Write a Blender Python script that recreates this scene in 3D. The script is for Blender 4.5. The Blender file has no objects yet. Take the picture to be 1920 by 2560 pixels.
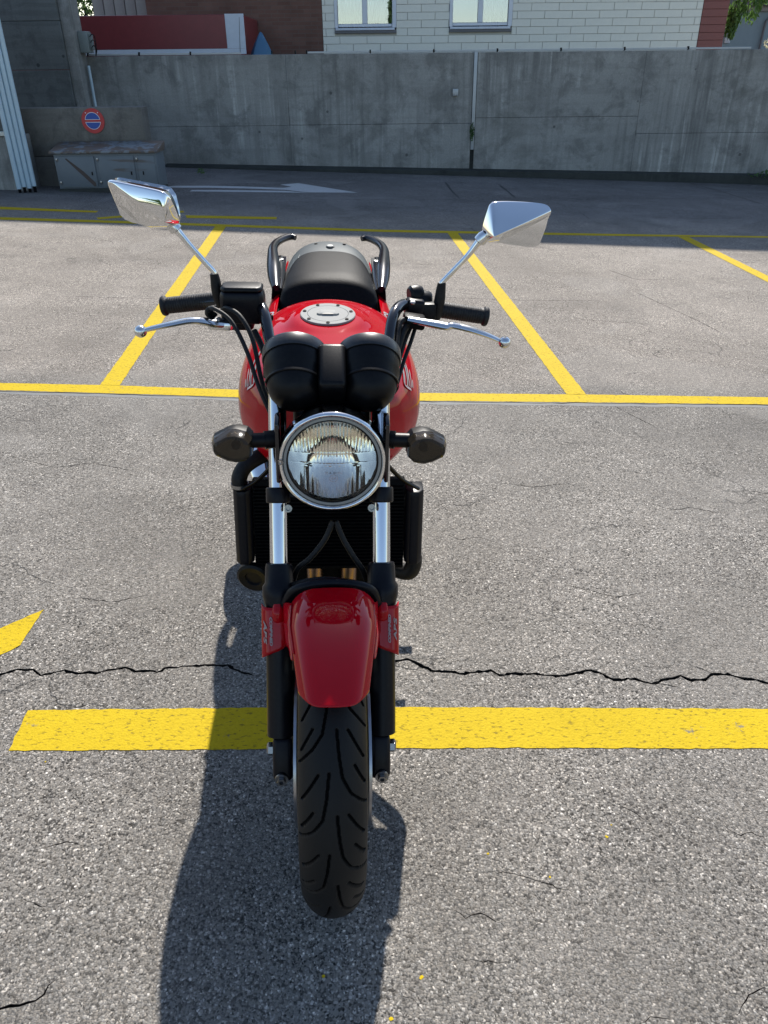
import bpy, bmesh, math, random
from mathutils import Vector as V, Matrix
random.seed(7)
sc = bpy.context.scene
rad = math.radians
# ------------------------------------------------------------------ camera, sky, sun, exposure
CAM = ((0.99759, -0.00716, 0.06903), (-0.06373, -0.50095, 0.86312), (0.02840, -0.86544, -0.50020))
cd = bpy.data.cameras.new('camera'); cam = bpy.data.objects.new('camera', cd)
sc.collection.objects.link(cam); sc.camera = cam
cd.sensor_fit = 'VERTICAL'; cd.sensor_height = 36; cd.lens = 36*1923/2560; cd.clip_end = 500; cd.clip_start = 0.02
m = Matrix.Identity(4)
for i in range(3):
    m[i][0], m[i][1], m[i][2] = CAM[i][0], -CAM[i][1], -CAM[i][2]
m.translation = (0, 0, 1.45)
cam.matrix_world = m
SUN_EL, SUN_AZ = rad(43.3), rad(7.6)
w = bpy.data.worlds.new('World'); sc.world = w; w.use_nodes = True
nt = w.node_tree
sky = nt.nodes.new('ShaderNodeTexSky'); sky.sky_type = 'NISHITA'; sky.sun_disc = False
sky.sun_elevation = SUN_EL; sky.sun_rotation = SUN_AZ; sky.altitude = 400; sky.air_density = 1.0; sky.dust_density = 0.6; sky.ozone_density = 0.35
bg = nt.nodes['Background']; bg.inputs['Strength'].default_value = 0.112
nt.links.new(sky.outputs[0], bg.inputs['Color'])
sl = bpy.data.lights.new('sun', 'SUN'); sl.energy = 4.4; sl.angle = rad(0.53); sl.color = (1, 0.95, 0.88)
so = bpy.data.objects.new('sun', sl); sc.collection.objects.link(so)
sd = V((math.sin(SUN_AZ)*math.cos(SUN_EL), math.cos(SUN_AZ)*math.cos(SUN_EL), math.sin(SUN_EL)))
so.rotation_euler = sd.to_track_quat('Z', 'Y').to_euler()
so.location = sd*20
sc.view_settings.view_transform = 'Standard'; sc.view_settings.look = 'None'
sc.view_settings.exposure = 0.84; sc.view_settings.gamma = 1.0
sc.view_settings.use_curve_mapping = False
try:
    sc.cycles.use_denoising = True; sc.cycles.max_bounces = 10; sc.cycles.transmission_bounces = 10; sc.cycles.glossy_bounces = 6
    sc.cycles.caustics_reflective = False; sc.cycles.caustics_refractive = False; sc.cycles.sample_clamp_indirect = 6
except Exception:
    pass

# ------------------------------------------------------------------ material helpers
def newmat(name):
    mt = bpy.data.materials.new(name); mt.use_nodes = True
    return mt, mt.node_tree.nodes, mt.node_tree.links, mt.node_tree.nodes['Principled BSDF']
def setp(b, **k):
    for a, v in k.items():
        b.inputs[a.replace('_', ' ')].default_value = v
def mixc(n, l, fac, a, b, mode='MIX'):
    x = n.new('ShaderNodeMix'); x.data_type = 'RGBA'; x.blend_type = mode
    for s, v in ((x.inputs[0], fac), (x.inputs[6], a), (x.inputs[7], b)):
        if hasattr(v, 'is_output'): l.new(v, s)
        elif isinstance(v, (int, float)): s.default_value = v
        else: s.default_value = (*v, 1) if len(v) == 3 else v
    return x.outputs[2]
def math_(n, l, op, a, b=0.0, c=None, clamp=False):
    x = n.new('ShaderNodeMath'); x.operation = op; x.use_clamp = clamp
    for i, v in enumerate((a, b, c)):
        if v is None: continue
        if hasattr(v, 'is_output'): l.new(v, x.inputs[i])
        else: x.inputs[i].default_value = v
    return x.outputs[0]
def ramp(n, l, fac, stops, interp='LINEAR'):
    r = n.new('ShaderNodeValToRGB'); r.color_ramp.interpolation = interp
    e = r.color_ramp.elements
    while len(e) < len(stops): e.new(0.5)
    for el, (p, c) in zip(e, stops):
        el.position = p; el.color = (c, c, c, 1) if isinstance(c, (int, float)) else (*c, 1)
    l.new(fac, r.inputs[0]); return r.outputs[0]
def coords(n, l, scale=(1, 1, 1), out='Object'):
    t = n.new('ShaderNodeTexCoord'); mp = n.new('ShaderNodeMapping'); mp.inputs['Scale'].default_value = scale
    l.new(t.outputs[out], mp.inputs[0]); return mp.outputs[0]
def noise(n, l, vec, scale, detail=4, rough=0.5, dist=0.0, col=False):
    x = n.new('ShaderNodeTexNoise'); x.inputs['Scale'].default_value = scale; x.inputs['Detail'].default_value = detail
    x.inputs['Roughness'].default_value = rough; x.inputs['Distortion'].default_value = dist
    l.new(vec, x.inputs['Vector']); return x.outputs['Color' if col else 'Fac']
def voro(n, l, vec, scale, feature='F1', out='Distance'):
    x = n.new('ShaderNodeTexVoronoi'); x.feature = feature; x.inputs['Scale'].default_value = scale
    l.new(vec, x.inputs['Vector']); return x.outputs[out]
def bump(n, l, b, h, strength=0.3, dist=0.01, prev=None):
    x = n.new('ShaderNodeBump'); x.inputs['Strength'].default_value = strength; x.inputs['Distance'].default_value = dist
    l.new(h, x.inputs['Height'])
    if prev is not None: l.new(prev, x.inputs['Normal'])
    if b is not None: l.new(x.outputs[0], b.inputs['Normal'])
    return x.outputs[0]

def simple(name, col, rough=0.4, metal=0.0, coat=0.0, dust=0.08, bumps=0.0, bscale=300, var=0.12, **k):
    """plain material with slight tone variation, dust and uneven gloss"""
    mt, n, l, b = newmat(name)
    setp(b, Metallic=metal, Coat_Weight=coat, Coat_Roughness=0.03, **k)
    c = coords(n, l)
    nz = noise(n, l, c, 9, 5, 0.6)
    dark = tuple(x*(1-var) for x in col); light = tuple(min(1, x*(1+var)) for x in col)
    base = mixc(n, l, nz, dark, light)
    fine = noise(n, l, c, 140, 3, 0.6)
    dm = math_(n, l, 'MULTIPLY', ramp(n, l, fine, [(0.45, 0.0), (0.75, 1.0)]), dust)
    base = mixc(n, l, dm, base, (0.28, 0.26, 0.23))
    l.new(base, b.inputs['Base Color'])
    r = math_(n, l, 'MULTIPLY_ADD', nz, 0.16*max(rough, .12), rough-0.08*max(rough, .12))
    l.new(r, b.inputs['Roughness'])
    if bumps: bump(n, l, b, noise(n, l, c, bscale, 2), bumps, 0.002)
    return mt

M = {}
M['red'] = simple('red_paint', (0.40, 0.0016, 0.0075), 0.9, 0.0, 0.6, 0.0, Specular_IOR_Level=0.0)
M['black'] = simple('black_plastic', (0.0030, 0.0031, 0.0040), 0.40, dust=0.012, bumps=0.12, bscale=900, Specular_IOR_Level=0.2)
M['blackgloss'] = simple('black_gloss_paint', (0.003, 0.003, 0.0045), 0.12, coat=0.4, dust=0.012)
M['satin'] = simple('satin_black_paint', (0.0030, 0.0031, 0.0060), 0.36, dust=0.012, Specular_IOR_Level=0.2)
M['rubber'] = simple('black_rubber', (0.0045, 0.0045, 0.005), 0.55, dust=0.03, bumps=0.25, bscale=500, Specular_IOR_Level=0.3)
M['darkmetal'] = simple('dark_engine_metal', (0.0035, 0.0035, 0.004), 0.5, 0.0, dust=0.02, bumps=0.2, Specular_IOR_Level=0.07)
M['chrome'] = simple('chrome', (0.80, 0.80, 0.79), 0.035, 1.0, dust=0.0, var=0.02)
M['forkchrome'] = simple('fork_chrome', (0.66, 0.67, 0.69), 0.09, 1.0, dust=0.0, var=0.04)
M['alu'] = simple('polished_aluminium', (0.70, 0.70, 0.69), 0.20, 1.0, dust=0.05)
M['steel'] = simple('bolt_steel', (0.30, 0.30, 0.30), 0.30, 1.0, dust=0.1)
M['header'] = simple('heat_tinted_steel', (0.30, 0.20, 0.14), 0.32, 1.0, dust=0.15)
M['disc'] = simple('brake_steel', (0.45, 0.45, 0.46), 0.28, 1.0, dust=0.05)
M['bezel'] = simple('sunlit_tone_bezel', (0.016, 0.017, 0.019), 0.36, dust=0.05)  # lighter than the black gauge body, painting in sun on the bezel
M['silver'] = simple('silver_paint', (0.085, 0.098, 0.102), 0.5, 0.0, 0.2, 0.03, Specular_IOR_Level=0.08)
M['capmetal'] = simple('brushed_cap_metal', (0.33, 0.33, 0.31), 0.75, 0.0, dust=0.05, Specular_IOR_Level=0.1)
M['vinyl'] = simple('black_vinyl', (0.0055, 0.0058, 0.0068), 0.55, dust=0.02, bumps=0.25, bscale=260, Specular_IOR_Level=0.07)
M['grip'] = simple('grip_rubber', (0.0065, 0.0065, 0.0072), 0.52, dust=0.05, bumps=0.3, bscale=420, Specular_IOR_Level=0.35)
M['rail'] = simple('grab_rail_paint', (0.005, 0.0055, 0.009), 0.20, dust=0.01, Specular_IOR_Level=0.22)
M['groove'] = simple('groove_shade_rubber', (0.003, 0.003, 0.003), 0.8, dust=0.0, Specular_IOR_Level=0.1)  # near-black groove faces, painting deeper shade inside the tread
M['decal'] = simple('grey_decal', (0.42, 0.36, 0.37), 0.35, coat=0.4, dust=0.0)
M['letters'] = simple('pale_lettering', (0.32, 0.27, 0.27), 0.4, coat=0.3, dust=0.02)
M['amber'] = simple('amber_plastic', (0.55, 0.16, 0.02), 0.3, dust=0.0)
M['redlens'] = simple('red_lens', (0.35, 0.01, 0.01), 0.2, coat=0.6, dust=0.0)
M['smoke'] = simple('smoked_lens', (0.075, 0.060, 0.042), 0.08, coat=0.3, dust=0.0, Transmission_Weight=0.7, IOR=1.15)
M['black_mark'] = simple('black_marking', (0.01, 0.01, 0.01), 0.5, dust=0.0)

def glass_mat(name, col, rough=0.0, ior=1.45):
    mt, n, l, b = newmat(name); setp(b, Base_Color=(*col, 1), Roughness=rough, Transmission_Weight=1.0, IOR=ior)
    return mt
M['glass'] = glass_mat('lens_glass', (0.99, 0.98, 0.94), 0.0, 1.40)

def tyre_mat():
    mt, n, l, b = newmat('tyre_rubber'); c = coords(n, l)
    nz = noise(n, l, c, 14, 5, 0.6)
    f = noise(n, l, c, 260, 3, 0.7)
    col = mixc(n, l, nz, (0.0040, 0.0040, 0.0044), (0.0090, 0.0087, 0.0080))
    col = mixc(n, l, math_(n, l, 'MULTIPLY', f, 0.22), col, (0.026, 0.024, 0.021))
    l.new(col, b.inputs['Base Color']); b.inputs['Roughness'].default_value = 0.6; b.inputs['Specular IOR Level'].default_value = 0.25
    bump(n, l, b, f, 0.25, 0.001); return mt
M['tyre'] = tyre_mat()

def asphalt_mat():
    mt, n, l, b = newmat('weathered_asphalt'); c = coords(n, l)
    sx = n.new('ShaderNodeSeparateXYZ'); l.new(c, sx.inputs[0])
    wob = noise(n, l, c, 1.1, 4, 0.55)
    big = noise(n, l, c, 0.45, 6, 0.6)
    mid = noise(n, l, c, 3.2, 5, 0.6)
    # older, browner surfacing inside the bays (beyond the long yellow line), bluer and coarser in front of it
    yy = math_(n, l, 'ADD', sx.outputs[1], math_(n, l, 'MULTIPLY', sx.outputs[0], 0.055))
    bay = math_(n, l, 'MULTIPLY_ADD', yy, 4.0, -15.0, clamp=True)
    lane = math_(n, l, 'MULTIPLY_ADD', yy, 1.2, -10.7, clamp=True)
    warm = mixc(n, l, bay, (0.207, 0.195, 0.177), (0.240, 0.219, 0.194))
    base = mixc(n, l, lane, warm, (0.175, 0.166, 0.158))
    tone = ramp(n, l, big, [(0.30, 0.70), (0.70, 1.18)])
    base = mixc(n, l, 1.0, base, tone, 'MULTIPLY')
    base = mixc(n, l, 1.0, base, ramp(n, l, mid, [(0.25, 0.84), (0.8, 1.14)]), 'MULTIPLY')
    # aggregate: stones of two sizes, each cell with its own tone
    wv = n.new('ShaderNodeVectorMath'); wv.operation = 'ADD'
    l.new(c, wv.inputs[0])
    sc_ = n.new('ShaderNodeVectorMath'); sc_.operation = 'SCALE'; sc_.inputs['Scale'].default_value = 0.004
    l.new(noise(n, l, c, 120, 2, 0.5, col=True), sc_.inputs[0]); l.new(sc_.outputs[0], wv.inputs[1])
    v1 = n.new('ShaderNodeTexVoronoi'); v1.inputs['Scale'].default_value = 185; l.new(wv.outputs[0], v1.inputs['Vector'])
    v2 = n.new('ShaderNodeTexVoronoi'); v2.inputs['Scale'].default_value = 320; l.new(wv.outputs[0], v2.inputs['Vector'])
    s1 = n.new('ShaderNodeSeparateColor'); l.new(v1.outputs['Color'], s1.inputs[0])
    s2 = n.new('ShaderNodeSeparateColor'); l.new(v2.outputs['Color'], s2.inputs[0])
    t1 = ramp(n, l, s1.outputs[0], [(0.0, 0.12), (0.10, 0.42), (0.20, 0.95), (0.82, 1.04), (0.92, 1.55), (0.97, 2.2)])
    t2 = ramp(n, l, s2.outputs[1], [(0.0, 0.05), (0.12, 0.60), (0.22, 1.0), (0.80, 1.03), (0.90, 1.45), (0.96, 2.4)])
    opn = ramp(n, l, noise(n, l, c, 2.1, 4, 0.6), [(0.35, 0.5), (0.62, 1.0)])
    base = mixc(n, l, math_(n, l, 'MULTIPLY', opn, 0.95), base, t1, 'MULTIPLY')
    base = mixc(n, l, opn, base, t2, 'MULTIPLY')
    tint = mixc(n, l, math_(n, l, 'MULTIPLY', s1.outputs[1], 0.35), (1, 1, 1), (1.12, 1.0, 0.86))
    base = mixc(n, l, 1.0, base, tint, 'MULTIPLY')
    pt = ramp(n, l, noise(n, l, c, 0.8, 2, 0.4, 1.2), [(0.60, 0.0), (0.625, 1.0)])
    base = mixc(n, l, math_(n, l, 'MULTIPLY', pt, 0.16), base, (0.34, 0.32, 0.29))
    # binder gaps between stones
    gap = ramp(n, l, v1.outputs['Distance'], [(0.55, 0.0), (0.85, 1.0)])
    base = mixc(n, l, math_(n, l, 'MULTIPLY', gap, 0.62), base, (0.035, 0.034, 0.034))
    # hairline cracks, broken up
    cv = n.new('ShaderNodeVectorMath'); cv.operation = 'ADD'; l.new(c, cv.inputs[0])
    cs = n.new('ShaderNodeVectorMath'); cs.operation = 'SCALE'; cs.inputs['Scale'].default_value = 0.22
    l.new(noise(n, l, c, 3.0, 5, 0.65, col=True), cs.inputs[0]); l.new(cs.outputs[0], cv.inputs[1])
    ed = voro(n, l, cv.outputs[0], 2.3, 'DISTANCE_TO_EDGE')
    hair = ramp(n, l, ed, [(0.0025, 1.0), (0.0085, 0.0)])
    msk = ramp(n, l, noise(n, l, c, 1.7, 3, 0.6), [(0.52, 0.0), (0.62, 1.0)])
    hm = math_(n, l, 'MULTIPLY', hair, msk)
    base = mixc(n, l, math_(n, l, 'MULTIPLY', hm, 0.75), base, (0.03, 0.029, 0.028))
    # pale dust worn in by tyres, and odd paint flecks
    dst = ramp(n, l, noise(n, l, coords(n, l, (0.7, 2.6, 1)), 1.3, 6, 0.6), [(0.55, 0.0), (0.75, 1.0)])
    base = mixc(n, l, math_(n, l, 'MULTIPLY', dst, 0.16), base, (0.30, 0.28, 0.25))
    oil = ramp(n, l, noise(n, l, c, 0.9, 4, 0.6, 0.6), [(0.56, 0.0), (0.70, 1.0)])
    base = mixc(n, l, math_(n, l, 'MULTIPLY', oil, 0.30), base, (0.07, 0.067, 0.065))
    l.new(base, b.inputs['Base Color'])
    b.inputs['Roughness'].default_value = 0.85; b.inputs['Specular IOR Level'].default_value = 0.15
    h = math_(n, l, 'SUBTRACT', math_(n, l, 'MULTIPLY', s1.outputs[2], 0.55), v1.outputs['Distance'])
    h = math_(n, l, 'ADD', h, math_(n, l, 'MULTIPLY', v2.outputs['Distance'], -0.5))
    h = math_(n, l, 'SUBTRACT', h, math_(n, l, 'MULTIPLY', hm, 1.6))
    bump(n, l, b, h, 0.55, 0.0038)
    return mt
M['asphalt'] = asphalt_mat()

def paint_mat(name, col, wear):
    mt, n, l, b = newmat(name); c = coords(n, l)
    nz = noise(n, l, c, 5, 5, 0.6)
    v = n.new('ShaderNodeTexVoronoi'); v.inputs['Scale'].default_value = 150; l.new(c, v.inputs['Vector'])
    s = n.new('ShaderNodeSeparateColor'); l.new(v.outputs['Color'], s.inputs[0])
    base = mixc(n, l, nz, tuple(x*0.86 for x in col), col)
    base = mixc(n, l, math_(n, l, 'MULTIPLY', s.outputs[0], 0.3), base, tuple(min(1, x*1.22) for x in col))
    pits = ramp(n, l, noise(n, l, coords(n, l, (0.7, 1.5, 1)), 85, 3, 0.65), [(0.57, 0.0), (0.66, 1.0)])
    base = mixc(n, l, math_(n, l, 'MULTIPLY', pits, 0.68), base, (0.12, 0.088, 0.02))
    worn = ramp(n, l, noise(n, l, c, 7, 7, 0.72), [(0.70-wear, 0.0), (0.74-wear, 1.0)])
    base = mixc(n, l, math_(n, l, 'MULTIPLY', worn, 0.85), base, (0.15, 0.142, 0.13))
    stain = ramp(n, l, noise(n, l, c, 2.2, 5, 0.6), [(0.55, 0.0), (0.8, 0.4)])
    base = mixc(n, l, stain, base, tuple(x*0.72 for x in col))
    l.new(base, b.inputs['Base Color']); b.inputs['Roughness'].default_value = 0.7; b.inputs['Specular IOR Level'].default_value = 0.08
    h = math_(n, l, 'SUBTRACT', math_(n, l, 'MULTIPLY', s.outputs[2], 0.5), v.outputs['Distance'])
    h = math_(n, l, 'SUBTRACT', h, pits)
    bump(n, l, b, h, 0.32, 0.0025); return mt
M['yellow'] = paint_mat('yellow_road_paint', (0.50, 0.355, 0.012), 0.055)
M['white_road'] = paint_mat('white_road_paint', (0.50, 0.50, 0.49), 0.05)
M['crack'] = simple('crack_dirt', (0.022, 0.020, 0.018), 0.95, dust=0.05, Specular_IOR_Level=0.05)
M['tar'] = simple('tar_joint', (0.028, 0.028, 0.030), 0.7, dust=0.2)

def concrete_mat(name, col, streak=0.5, board=False):
    mt, n, l, b = newmat(name); c = coords(n, l)
    big = noise(n, l, c, 0.9, 6, 0.62)
    base = mixc(n, l, big, tuple(x*0.62 for x in col), tuple(x*1.25 for x in col))
    st = noise(n, l, coords(n, l, (5.5, 5.5, 0.32)), 1.6, 6, 0.65)
    zone = ramp(n, l, noise(n, l, coords(n, l, (1, 1, .6)), 0.8, 4, 0.6), [(0.38, 0.08), (0.62, 1.0)])
    base = mixc(n, l, math_(n, l, 'MULTIPLY', math_(n, l, 'MULTIPLY', ramp(n, l, st, [(0.46, 0.0), (0.62, 1.0)]), streak), zone), base, tuple(x*0.42 for x in col))
    st2 = noise(n, l, coords(n, l, (9, 9, 0.5)), 1.3, 5, 0.6)
    base = mixc(n, l, math_(n, l, 'MULTIPLY', math_(n, l, 'MULTIPLY', ramp(n, l, st2, [(0.54, 0.0), (0.68, 1.0)]), ramp(n, l, noise(n, l, c, 0.55, 3, 0.5), [(0.45, 0.0), (0.6, 1.0)])), streak*0.8), base, tuple(min(1, x*1.7) for x in col))
    blot = noise(n, l, c, 2.6, 7, 0.7, 0.3)
    base = mixc(n, l, math_(n, l, 'MULTIPLY', ramp(n, l, blot, [(0.50, 0.0), (0.62, 1.0)]), 0.62), base, tuple(x*0.40 for x in col))
    bl2 = noise(n, l, coords(n, l, (1, 1, 1.6)), 0.85, 6, 0.68, 0.5)
    base = mixc(n, l, math_(n, l, 'MULTIPLY', ramp(n, l, bl2, [(0.50, 0.0), (0.64, 1.0)]), 0.55), base, tuple(x*y for x, y in zip(col, (0.42, 0.42, 0.40))))
    bh = noise(n, l, coords(n, l, (0.4, 0.4, 7)), 1.4, 4, 0.6)
    base = mixc(n, l, math_(n, l, 'MULTIPLY', ramp(n, l, bh, [(0.50, 0.0), (0.62, 1.0)]), 0.5 if board else 0.28), base, tuple(x*0.6 for x in col))
    pv = voro(n, l, c, 2.1); pit = ramp(n, l, pv, [(0.045, 1.0), (0.06, 0.0)])
    base = mixc(n, l, math_(n, l, 'MULTIPLY', pit, 0.75), base, tuple(x*0.2 for x in col))
    fn = noise(n, l, c, 60, 4, 0.7)
    base = mixc(n, l, 0.6, base, ramp(n, l, fn, [(0.3, 0.78), (0.7, 1.2)]), 'MULTIPLY')
    l.new(base, b.inputs['Base Color']); b.inputs['Roughness'].default_value = 0.85
    h = math_(n, l, 'ADD', fn, math_(n, l, 'MULTIPLY', bh, 1.5)); bump(n, l, b, h, 0.3, 0.006)
    return mt
M['concrete'] = concrete_mat('stained_concrete', (0.33, 0.325, 0.300), 0.8)
M['concrete_b'] = concrete_mat('board_marked_concrete', (0.165, 0.175, 0.168), 0.3, True)
M['concrete_br'] = concrete_mat('brownish_concrete', (0.165, 0.155, 0.135), 0.4)
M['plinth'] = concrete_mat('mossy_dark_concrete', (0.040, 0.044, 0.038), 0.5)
M['cladding'] = simple('cream_cladding', (0.80, 0.775, 0.67), 0.6, dust=0.1, var=0.07)
M['backing'] = simple('cladding_backing', (0.50, 0.485, 0.42), 0.8)
M['redclad'] = simple('red_cladding', (0.24, 0.075, 0.062), 0.6, dust=0.2)
M['alu_white'] = simple('white_window_aluminium', (0.62, 0.65, 0.70), 0.35, coat=0.2)
M['sill'] = simple('grey_sill', (0.16, 0.16, 0.17), 0.6)
M['curtain'] = simple('net_curtain', (0.72, 0.72, 0.68), 0.9)
M['roomdark'] = simple('dim_room', (0.10, 0.10, 0.11), 0.9)
def pane_mat():
    mt, n, l, b = newmat('coated_window_glass'); setp(b, Base_Color=(0.86, 0.92, 0.94, 1), Roughness=0.0, Transmission_Weight=1.0, IOR=1.5)
    g = n.new('ShaderNodeBsdfGlossy'); g.inputs['Roughness'].default_value = 0.01; g.inputs['Color'].default_value = (0.9, 0.95, 1, 1)
    mx = n.new('ShaderNodeMixShader'); mx.inputs[0].default_value = 0.2
    l.new(b.outputs[0], mx.inputs[1]); l.new(g.outputs[0], mx.inputs[2]); l.new(mx.outputs[0], n['Material Output'].inputs[0]); return mt
M['paneglass'] = pane_mat()
M['bluedrape'] = simple('blue_blind', (0.16, 0.30, 0.42), 0.8)
M['render'] = simple('taupe_metal_sheet', (0.26, 0.25, 0.235), 0.5, dust=0.05)
M['housewall'] = simple('blue_grey_render', (0.26, 0.33, 0.36), 0.9)
M['bandred'] = simple('dull_red_tarpaulin', (0.20, 0.030, 0.034), 0.38, dust=0.05, var=0.18)
M['bandwhite'] = simple('white_tarpaulin', (0.62, 0.66, 0.72), 0.45, dust=0.06)
M['bluecloth'] = simple('blue_cover', (0.06, 0.17, 0.30), 0.5)
M['pipe'] = simple('pale_blue_pipe_paint', (0.42, 0.55, 0.62), 0.35, coat=0.2, dust=0.12)
M['greybox'] = simple('grey_green_box', (0.20, 0.23, 0.22), 0.5)
M['signred'] = simple('sign_red', (0.50, 0.030, 0.035), 0.4)
M['signblue'] = simple('sign_blue', (0.012, 0.075, 0.36), 0.4)
M['signwhite'] = simple('sign_white', (0.75, 0.75, 0.78), 0.4)
M['flash'] = simple('zinc_flashing', (0.42, 0.44, 0.44), 0.45, 0.3)
def cabinet_mat():
    mt, n, l, b = newmat('rusty_grey_cabinet_paint'); c = coords(n, l)
    nz = noise(n, l, c, 5, 6, 0.7); base = mixc(n, l, nz, (0.115, 0.135, 0.15), (0.17, 0.195, 0.21))
    rot = n.new('ShaderNodeMapping'); rot.inputs['Rotation'].default_value = (0, 0.75, 0); rot.inputs['Scale'].default_value = (0.8, 1, 9)
    t = n.new('ShaderNodeTexCoord'); l.new(t.outputs['Object'], rot.inputs[0])
    sc1 = ramp(n, l, noise(n, l, rot.outputs[0], 1.5, 4, 0.5), [(0.63, 0.0), (0.70, 1.0)])
    base = mixc(n, l, math_(n, l, 'MULTIPLY', sc1, 0.8), base, (0.10, 0.075, 0.06))
    l.new(base, b.inputs['Base Color']); b.inputs['Roughness'].default_value = 0.5; return mt
M['cabinet'] = cabinet_mat()
def rust_mat():
    mt, n, l, b = newmat('peeling_rusty_lid'); c = coords(n, l)
    f = ramp(n, l, noise(n, l, c, 5.5, 7, 0.65, 0.4), [(0.44, 0.0), (0.5, 1.0)])
    base = mixc(n, l, f, (0.20, 0.215, 0.225), (0.135, 0.098, 0.072))
    base = mixc(n, l, ramp(n, l, noise(n, l, c, 13, 5), [(0.55, 0.0), (0.65, 0.8)]), base, (0.10, 0.10, 0.11))
    l.new(base, b.inputs['Base Color']); b.inputs['Roughness'].default_value = 0.6; return mt
M['rustlid'] = rust_mat()
def brick_mat():
    mt, n, l, b = newmat('brown_brickwork')
    t = n.new('ShaderNodeTexCoord'); sp = n.new('ShaderNodeSeparateXYZ'); cb = n.new('ShaderNodeCombineXYZ')
    l.new(t.outputs['Object'], sp.inputs[0]); l.new(sp.outputs[0], cb.inputs[0]); l.new(sp.outputs[2], cb.inputs[1])
    br = n.new('ShaderNodeTexBrick'); l.new(cb.outputs[0], br.inputs['Vector'])
    br.inputs['Color1'].default_value = (0.150, 0.072, 0.052, 1); br.inputs['Color2'].default_value = (0.185, 0.098, 0.072, 1)
    br.inputs['Mortar'].default_value = (0.15, 0.10, 0.08, 1); br.inputs['Scale'].default_value = 1
    br.inputs['Brick Width'].default_value = 0.25; br.inputs['Row Height'].default_value = 0.065; br.inputs['Mortar Size'].default_value = 0.006
    nz = noise(n, l, t.outputs['Object'], 2, 5, 0.6)
    l.new(mixc(n, l, 0.7, br.outputs[0], ramp(n, l, nz, [(0.3, 0.7), (0.7, 1.2)]), 'MULTIPLY'), b.inputs['Base Color'])
    b.inputs['Roughness'].default_value = 0.9; return mt
M['brick'] = brick_mat()
def leaf_mat(name, a, b_):
    mt, n, l, b = newmat(name); o = n.new('ShaderNodeObjectInfo')
    g = noise(n, l, coords(n, l), 2.5, 3)
    l.new(mixc(n, l, ramp(n, l, g, [(0.35, 0.0), (0.65, 1.0)]), a, b_), b.inputs['Base Color'])
    b.inputs['Roughness'].default_value = 0.5; b.inputs['Subsurface Weight'].default_value = 0.0
    tr = n.new('ShaderNodeBsdfTranslucent'); tr.inputs[0].default_value = (*[min(1, x*1.3) for x in b_], 1)
    mx = n.new('ShaderNodeMixShader'); mx.inputs[0].default_value = 0.35
    out = n['Material Output'] if 'Material Output' in n else None
    l.new(b.outputs[0], mx.inputs[1]); l.new(tr.outputs[0], mx.inputs[2]); l.new(mx.outputs[0], out.inputs[0]); return mt
M['leaf'] = leaf_mat('green_leaves', (0.030, 0.070, 0.018), (0.075, 0.15, 0.035))
M['leafwillow'] = leaf_mat('hanging_leaves', (0.05, 0.11, 0.025), (0.12, 0.22, 0.05))
M['leafpale'] = leaf_mat('pale_blossom', (0.30, 0.30, 0.14), (0.55, 0.52, 0.36))
M['bark'] = simple('bark', (0.06, 0.045, 0.035), 0.9)

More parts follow.
